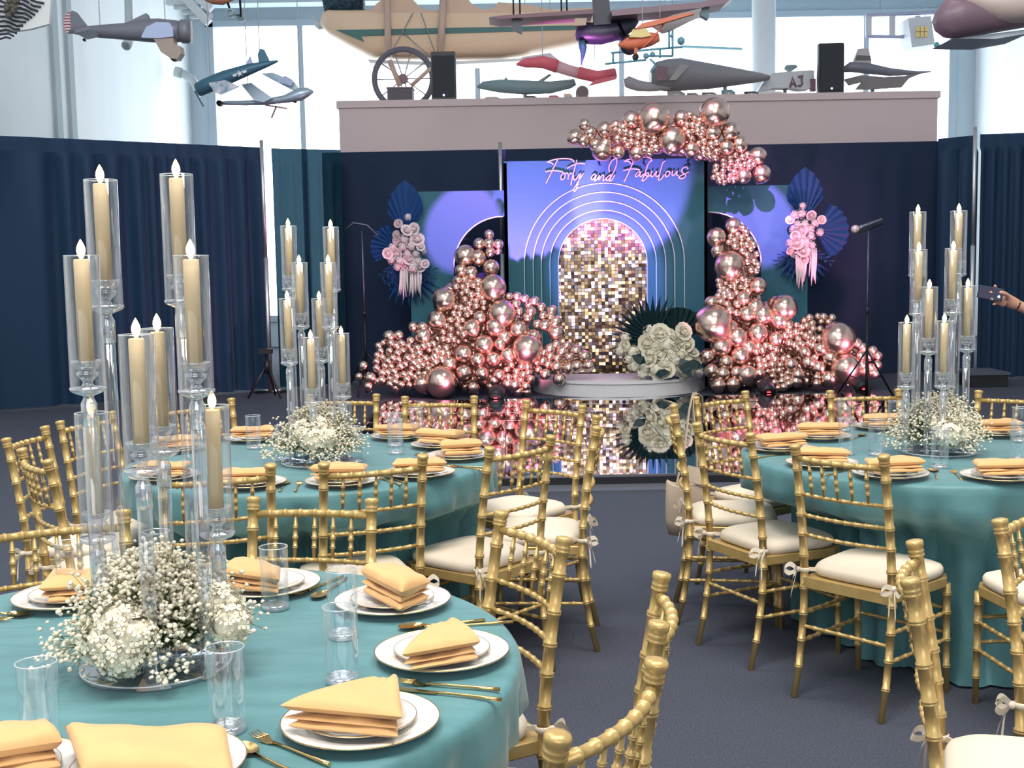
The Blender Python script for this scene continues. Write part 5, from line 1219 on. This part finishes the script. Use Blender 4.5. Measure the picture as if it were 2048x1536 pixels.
ORD = ['first', 'second', 'third', 'fourth', 'fifth', 'sixth', 'seventh', 'eighth']
def candelabrum(key, c, flames, tname, label, flabel, heads, seed):
    X, Y = c; t = thing('candelabra', label, 'candelabra', (X, Y, TZ), group='clear acrylic candelabra')
    mb = MB(); mb.v = [(x + X, y + Y, z + TZ) for x, y, z in CB.v]; mb.f, mb.sm, mb.mi = CB.f, CB.sm, CB.mi; mb.build('base_disc', ACRYL, t)
    mb = MB(); mb.tube([(X + .1495 * math.cos(2 * PI * k / 48), Y + .1495 * math.sin(2 * PI * k / 48), TZ + BASEH - .003) for k in range(49)], .0022, 5, cap=False); mb.build('base_rim', RIMG, t)
    order = sorted(range(8), key=lambda i: flames[i][0]); tops = []
    for i, (x, y, dy) in enumerate(flames):
        p = at(x, y, Y + dy); zc = p.z - .012 - .2085; zcup = zc - .0415     # candle foot stands in the cup
        MB().tube([(p.x, p.y, TZ + BASEH), (p.x, p.y, zcup - .030)], .0142, 14).build('stick', ACRYL, t)
        link('candle_cup', CUP, t, rel((p.x, p.y, zcup), t)); g = link('glass_chimney', CHM, t, rel((p.x, p.y, zcup + .0025), t)); link('chimney_rim', CHR, g)
        k = order.index(i)
        cd = link('candle', CAND, None, (p.x, p.y, zc)); tag(cd, 'ivory LED candle, %s from the left on the %s' % (ORD[k], tname), 'candle', 'lit ivory candles')
        link('flame', FLM, cd, (0, 0, .2125)); MB().tube([(0, 0, .206), (0, 0, .212)], .0012, 5).build('wick', BLACK, cd, local=True)
        tops.append((p.x, p.y))
    # flowers round the sticks
    rnd = rgen(seed)
    ft = thing('flower_arrangement', flabel, 'flowers', (X, Y, TZ + BASEH), group='white flower mounds on the tables')
    H, RR = .18, .162
    bl = MB(); stm = MB(); n = 0
    def blossom(p, r):
        a0 = rnd.uniform(0, 6); ti = rnd.uniform(-.6, .6)
        v = [p + Vector((0, 0, r * .8))]
        for k in range(5):
            a = a0 + 2 * PI * k / 5; v.append(p + Vector((r * math.cos(a), r * math.sin(a), r * .25 * math.sin(a + ti) + (k % 2) * r * .3)))
        v.append(p - Vector((0, 0, r * .8)))
        f = [(0, 1 + k, 1 + (k + 1) % 5) for k in range(5)] + [(6, 1 + (k + 1) % 5, 1 + k) for k in range(5)]
        bl.add(v, f, True)
    sprays = 330
    for s_ in range(sprays):
        a, q = rnd.uniform(0, 2 * PI), rnd.random() ** .5; el = rnd.uniform(.1, 1.45)
        R0 = RR * (rnd.uniform(.55, 1.0) if s_ % 5 else rnd.uniform(.9, 1.2))
        e = Vector((X + R0 * math.cos(a) * math.cos(el) * 1.1, Y + R0 * math.sin(a) * math.cos(el) * 1.1, TZ + BASEH + .035 + H * math.sin(el) * rnd.uniform(.7, 1.05)))
        b = Vector((X + .4 * (e.x - X), Y + .4 * (e.y - Y), TZ + .05)); stm.tube([b, b.lerp(e, .6) + Vector((0, 0, .012)), e], [.0014, .0012, .0008], 4, cap=False)
        for k in range(12):
            p = e + Vector((rnd.gauss(0, .019), rnd.gauss(0, .019), rnd.gauss(0, .016)))
            p.z = max(p.z, TZ + BASEH + .008); blossom(p, rnd.uniform(.0042, .0072))
            if k % 3 == 0: stm.tube([b.lerp(e, .75), p], .0007, 3, cap=False)
    for a, d in ((-70, .19), (-62, .17), (200, .2), (185, .21)):           # sprigs that trail past the base
        for k in range(22):
            p = Vector((X + d * math.cos(R(a)) + rnd.gauss(0, .018), Y + d * math.sin(R(a)) + rnd.gauss(0, .018), TZ + .03 + abs(rnd.gauss(0, .03)))); p.z = max(p.z, TZ + .009); blossom(p, rnd.uniform(.0045, .007))
    tag(bl.build('babys_breath', BLOOM, ft), kind='stuff'); tag(stm.build('green_stems', STEMG, ft), kind='stuff')
    for x, y, r, dy, me in heads:
        p = at(x, y, Y + dy); p.z = max(p.z, TZ + BASEH + r * .95)
        link('hydrangea', me, ft, rel(p, ft), (rnd.uniform(-.5, .5), rnd.uniform(-.5, .5), rnd.uniform(0, 6)), r)
HYD_T = hydrangea_mesh('hydrangea', PETAL, 12, 90)
candelabrum('front', (-.735, 2.385), [(200, 356, .10), (352, 345, .105), (162, 507, -.045), (381, 507, -.085), (272, 665, -.125), (314, 653, .12), (182, 822, .035), (424, 808, .0)], 'nearest table',
    'nearest clear acrylic candelabra with eight tall sticks on the front table', 'mound of white blossoms round the nearest candelabra sticks',
    [(212, 1282, .050, -.14, HYD_T), (245, 1310, .046, -.16, HYD_T), (235, 1245, .048, -.13, HYD_T), (270, 1272, .044, -.15, HYD_T), (440, 1215, .050, -.03, HYD_T), (458, 1250, .044, -.07, HYD_T)], 31)
candelabrum('left', (-.805, 4.90), [(576, 450, .085), (661, 452, .10), (598, 523, -.02), (656, 523, -.06), (574, 595, -.065), (638, 595, .12), (621, 673, -.125), (682, 665, .0)], 'middle table',
    'clear acrylic candelabra with eight sticks on the middle table', 'mound of white blossoms round the middle table candelabra',
    [(628, 880, .055, -.15, HYD_T), (655, 876, .05, -.13, HYD_T), (605, 862, .05, -.1, HYD_T), (640, 855, .05, -.1, HYD_T)], 32)
candelabrum('right', (1.75, 4.89), [(1836, 422, .09), (1918, 420, .09), (1838, 497, -.02), (1907, 495, -.02), (1859, 572, -.10), (1936, 570, .01), (1814, 643, -.06), (1889, 640, -.13)], 'right table',
    'clear acrylic candelabra with eight sticks on the right table', 'mound of white blossoms round the right table candelabra',
    [(1898, 868, .06, -.15, HYD_T), (1925, 872, .045, -.12, HYD_T), (1880, 850, .055, -.08, HYD_T), (1915, 850, .05, -.08, HYD_T)], 33)

# ---------------------------------------------------------------- the guest at the right edge
def skin_figure(name, verts, edges, m, parent, sub=2):
    me = bpy.data.meshes.new(name); me.from_pydata([v[0] for v in verts], edges, []); me.materials.append(m)
    o = bpy.data.objects.new(name, me); C.objects.link(o); o.parent = parent
    md = o.modifiers.new('skin', 'SKIN'); md.use_smooth_shade = True
    sv = me.skin_vertices[0].data
    for i, v in enumerate(verts): sv[i].radius = (v[1], v[1] if len(v) < 3 else v[2])
    sv[0].use_root = True
    o.modifiers.new('sub', 'SUBSURF').levels = sub; o.modifiers['sub'].render_levels = sub
    return o
PY = 7.0; wr = at(2031, 607, PY); px0 = wr.x + .62
base = Vector((px0, PY + .12, 0))
t = thing('person', 'person at the right edge holding up a phone, only hand and forearm in view', 'person', base)
sh = Vector((px0 - .19, PY + .10, 1.40)); elb = Vector((px0 - .24, PY - .02, wr.z - .20)); 
Vv = [(Vector((px0, PY + .12, .95)), .15, .11), (Vector((px0, PY + .12, 1.18)), .135, .10), (Vector((px0, PY + .12, 1.38)), .15, .10), (Vector((px0, PY + .11, 1.50)), .055, .055), (Vector((px0 - .01, PY + .09, 1.62)), .085, .10), (Vector((px0 - .01, PY + .09, 1.74)), .07, .085),
      (sh, .060), (elb, .045), (elb.lerp(wr, .4), .042), (wr + Vector((.02, 0, -.012)), .031, .031), (wr + Vector((-.038, 0, .010)), .036, .042), (wr + Vector((-.085, -.005, .024)), .030, .046),
      (Vector((px0 + .19, PY + .14, 1.40)), .060), (Vector((px0 + .25, PY + .16, 1.12)), .045), (Vector((px0 + .24, PY + .06, .88)), .028),
      (Vector((px0 - .1, PY + .12, .9)), .095), (Vector((px0 - .11, PY + .1, .5)), .06), (Vector((px0 - .11, PY + .14, .09)), .04), (Vector((px0 - .12, PY - .02, .04)), .04),
      (Vector((px0 + .1, PY + .12, .9)), .095), (Vector((px0 + .11, PY + .1, .5)), .06), (Vector((px0 + .11, PY + .14, .09)), .04), (Vector((px0 + .12, PY - .02, .04)), .04)]
Ee = [(0, 1), (1, 2), (2, 3), (3, 4), (4, 5), (2, 6), (6, 7), (7, 8), (8, 9), (9, 10), (10, 11), (2, 12), (12, 13), (13, 14), (0, 15), (15, 16), (16, 17), (17, 18), (0, 19), (19, 20), (20, 21), (21, 22)]
ph = Vector((wr.x - .162, PY - .034, wr.z + .062))       # middle of the phone
def finger(pts, r0):
    n0 = len(Vv); prev = 11
    for k, p in enumerate(pts): Vv.append((wr + Vector(p) * 1.18, r0 * 1.2 * (1 - .13 * k))); Ee.append((prev, n0 + k)); prev = n0 + k
finger([(-.085, .018, .052), (-.098, .006, .078), (-.112, -.022, .090), (-.120, -.045, .086)], .0098)
finger([(-.100, .022, .040), (-.122, .012, .058), (-.138, -.018, .062), (-.136, -.046, .056)], .0100)
finger([(-.098, .018, .020), (-.120, .010, .026), (-.134, -.018, .026), (-.130, -.046, .024)], .0096)
finger([(-.086, .010, .004), (-.104, .002, .000), (-.118, -.020, -.002), (-.116, -.042, .000)], .0084)
n0 = len(Vv)
for k, (p, r) in enumerate((((-.045, -.030, .034), .0125), ((-.075, -.052, .052), .0110), ((-.105, -.058, .060), .0092))):
    Vv.append((wr + Vector(p) * 1.18, r * 1.2)); Ee.append((10 if k == 0 else n0 + k - 1, n0 + k))
Vv = [(tuple(rel(v[0], t)),) + tuple(v[1:]) for v in Vv]
skin_figure('body', Vv, Ee, SKIN, t, 1)
def wear(name, rings, m):
    mb = MB(); mb.loft([[(px0 + x + w * math.cos(2 * PI * k / 20), PY + y + d * math.sin(2 * PI * k / 20), z) for k in range(20)] for x, y, z, w, d in rings]); return mb.build(name, m, t)
wear('shirt', [(0, .12, .86, .20, .155), (0, .12, 1.05, .185, .145), (0, .12, 1.25, .20, .15), (0, .12, 1.38, .215, .135), (0, .115, 1.46, .13, .10)], DARKC)
mb = MB(); mb.tube([sh + Vector((.06, 0, 0)), sh, sh.lerp(elb, .55)], [.085, .082, .072], 14); mb.tube([Vector((px0 + .13, PY + .14, 1.40)), Vector((px0 + .19, PY + .14, 1.39)), Vector((px0 + .235, PY + .155, 1.2))], [.085, .082, .072], 14); mb.build('sleeves', DARKC, t)
mb = MB()
for s_ in (-1, 1): mb.tube([(px0 + s_ * .095, PY + .12, .92), (px0 + s_ * .11, PY + .10, .5), (px0 + s_ * .11, PY + .13, .06)], [.125, .09, .07], 14)
mb.build('trousers', DARKC, t)
MB().ball((px0 - .01, PY + .115, 1.70), .115, 14, 10, sc=(.95, 1.0, 1.05)).build('hair', mat('dark_hair', (.015, .010, .008), .6), t)
MB().tube([wr + Vector((.004, 0, -.006)), wr + Vector((.014, 0, -.010))], .033, 16).build('wrist_band', mat('band_dark', (.05, .02, .02), .4), t)
t = thing('phone', 'dark phone held sideways in the hand at the right edge', 'phone', ph)
d = Vector((-1, 0, .20)).normalized(); u = Vector((.20, 0, 1)).normalized()
mb = MB(); mb.bar(ph - d * .072, ph + d * .072, .010, .072, u); mb.build('phone_body', mat('phone_dark', (.03, .03, .04), .25), t)
mb = MB(); mb.bar(ph - d * .068 + Vector((0, -.0056, 0)), ph + d * .068 + Vector((0, -.0056, 0)), .0012, .066, u); mb.build('screen', mat('phone_screen', (.02, .02, .03), .06, emit=(.2, .2, .35), es=.25), t)
mb = MB(); mb.bar(ph - d * .073, ph + d * .073, .012, .004, u); mb.v = [(x + u.x * .036, y, z + u.z * .036) for x, y, z in mb.v]; mb.build('edge_band', CHROME, t)
MB().ball(ph - d * .05 + Vector((0, -.008, 0)) - u * .01, .008, 10, 6).build('lens', mat('lens_bright', (.6, .7, .9), .1, emit=(.6, .8, 1), es=1.5), t)

c0_, c1_ = at(1942, 770, 14.3), at(2016, 770, 14.3); zt_ = at(1980, 745, 14.3).z
t = thing('stage_block', 'low dark grey stage block on the carpet behind the right table candles', 'platform', ((c0_.x + c1_.x) / 2, 14.3, 0))
MB().box((c0_.x, 14.3, 0), (c1_.x, 14.9, zt_ - .03)).build('frame', BLACK, t)
MB().box((c0_.x - .02, 14.28, zt_ - .03), (c1_.x + .02, 14.92, zt_)).build('deck', mat('deck_grey', (.08, .09, .12), .7), t)
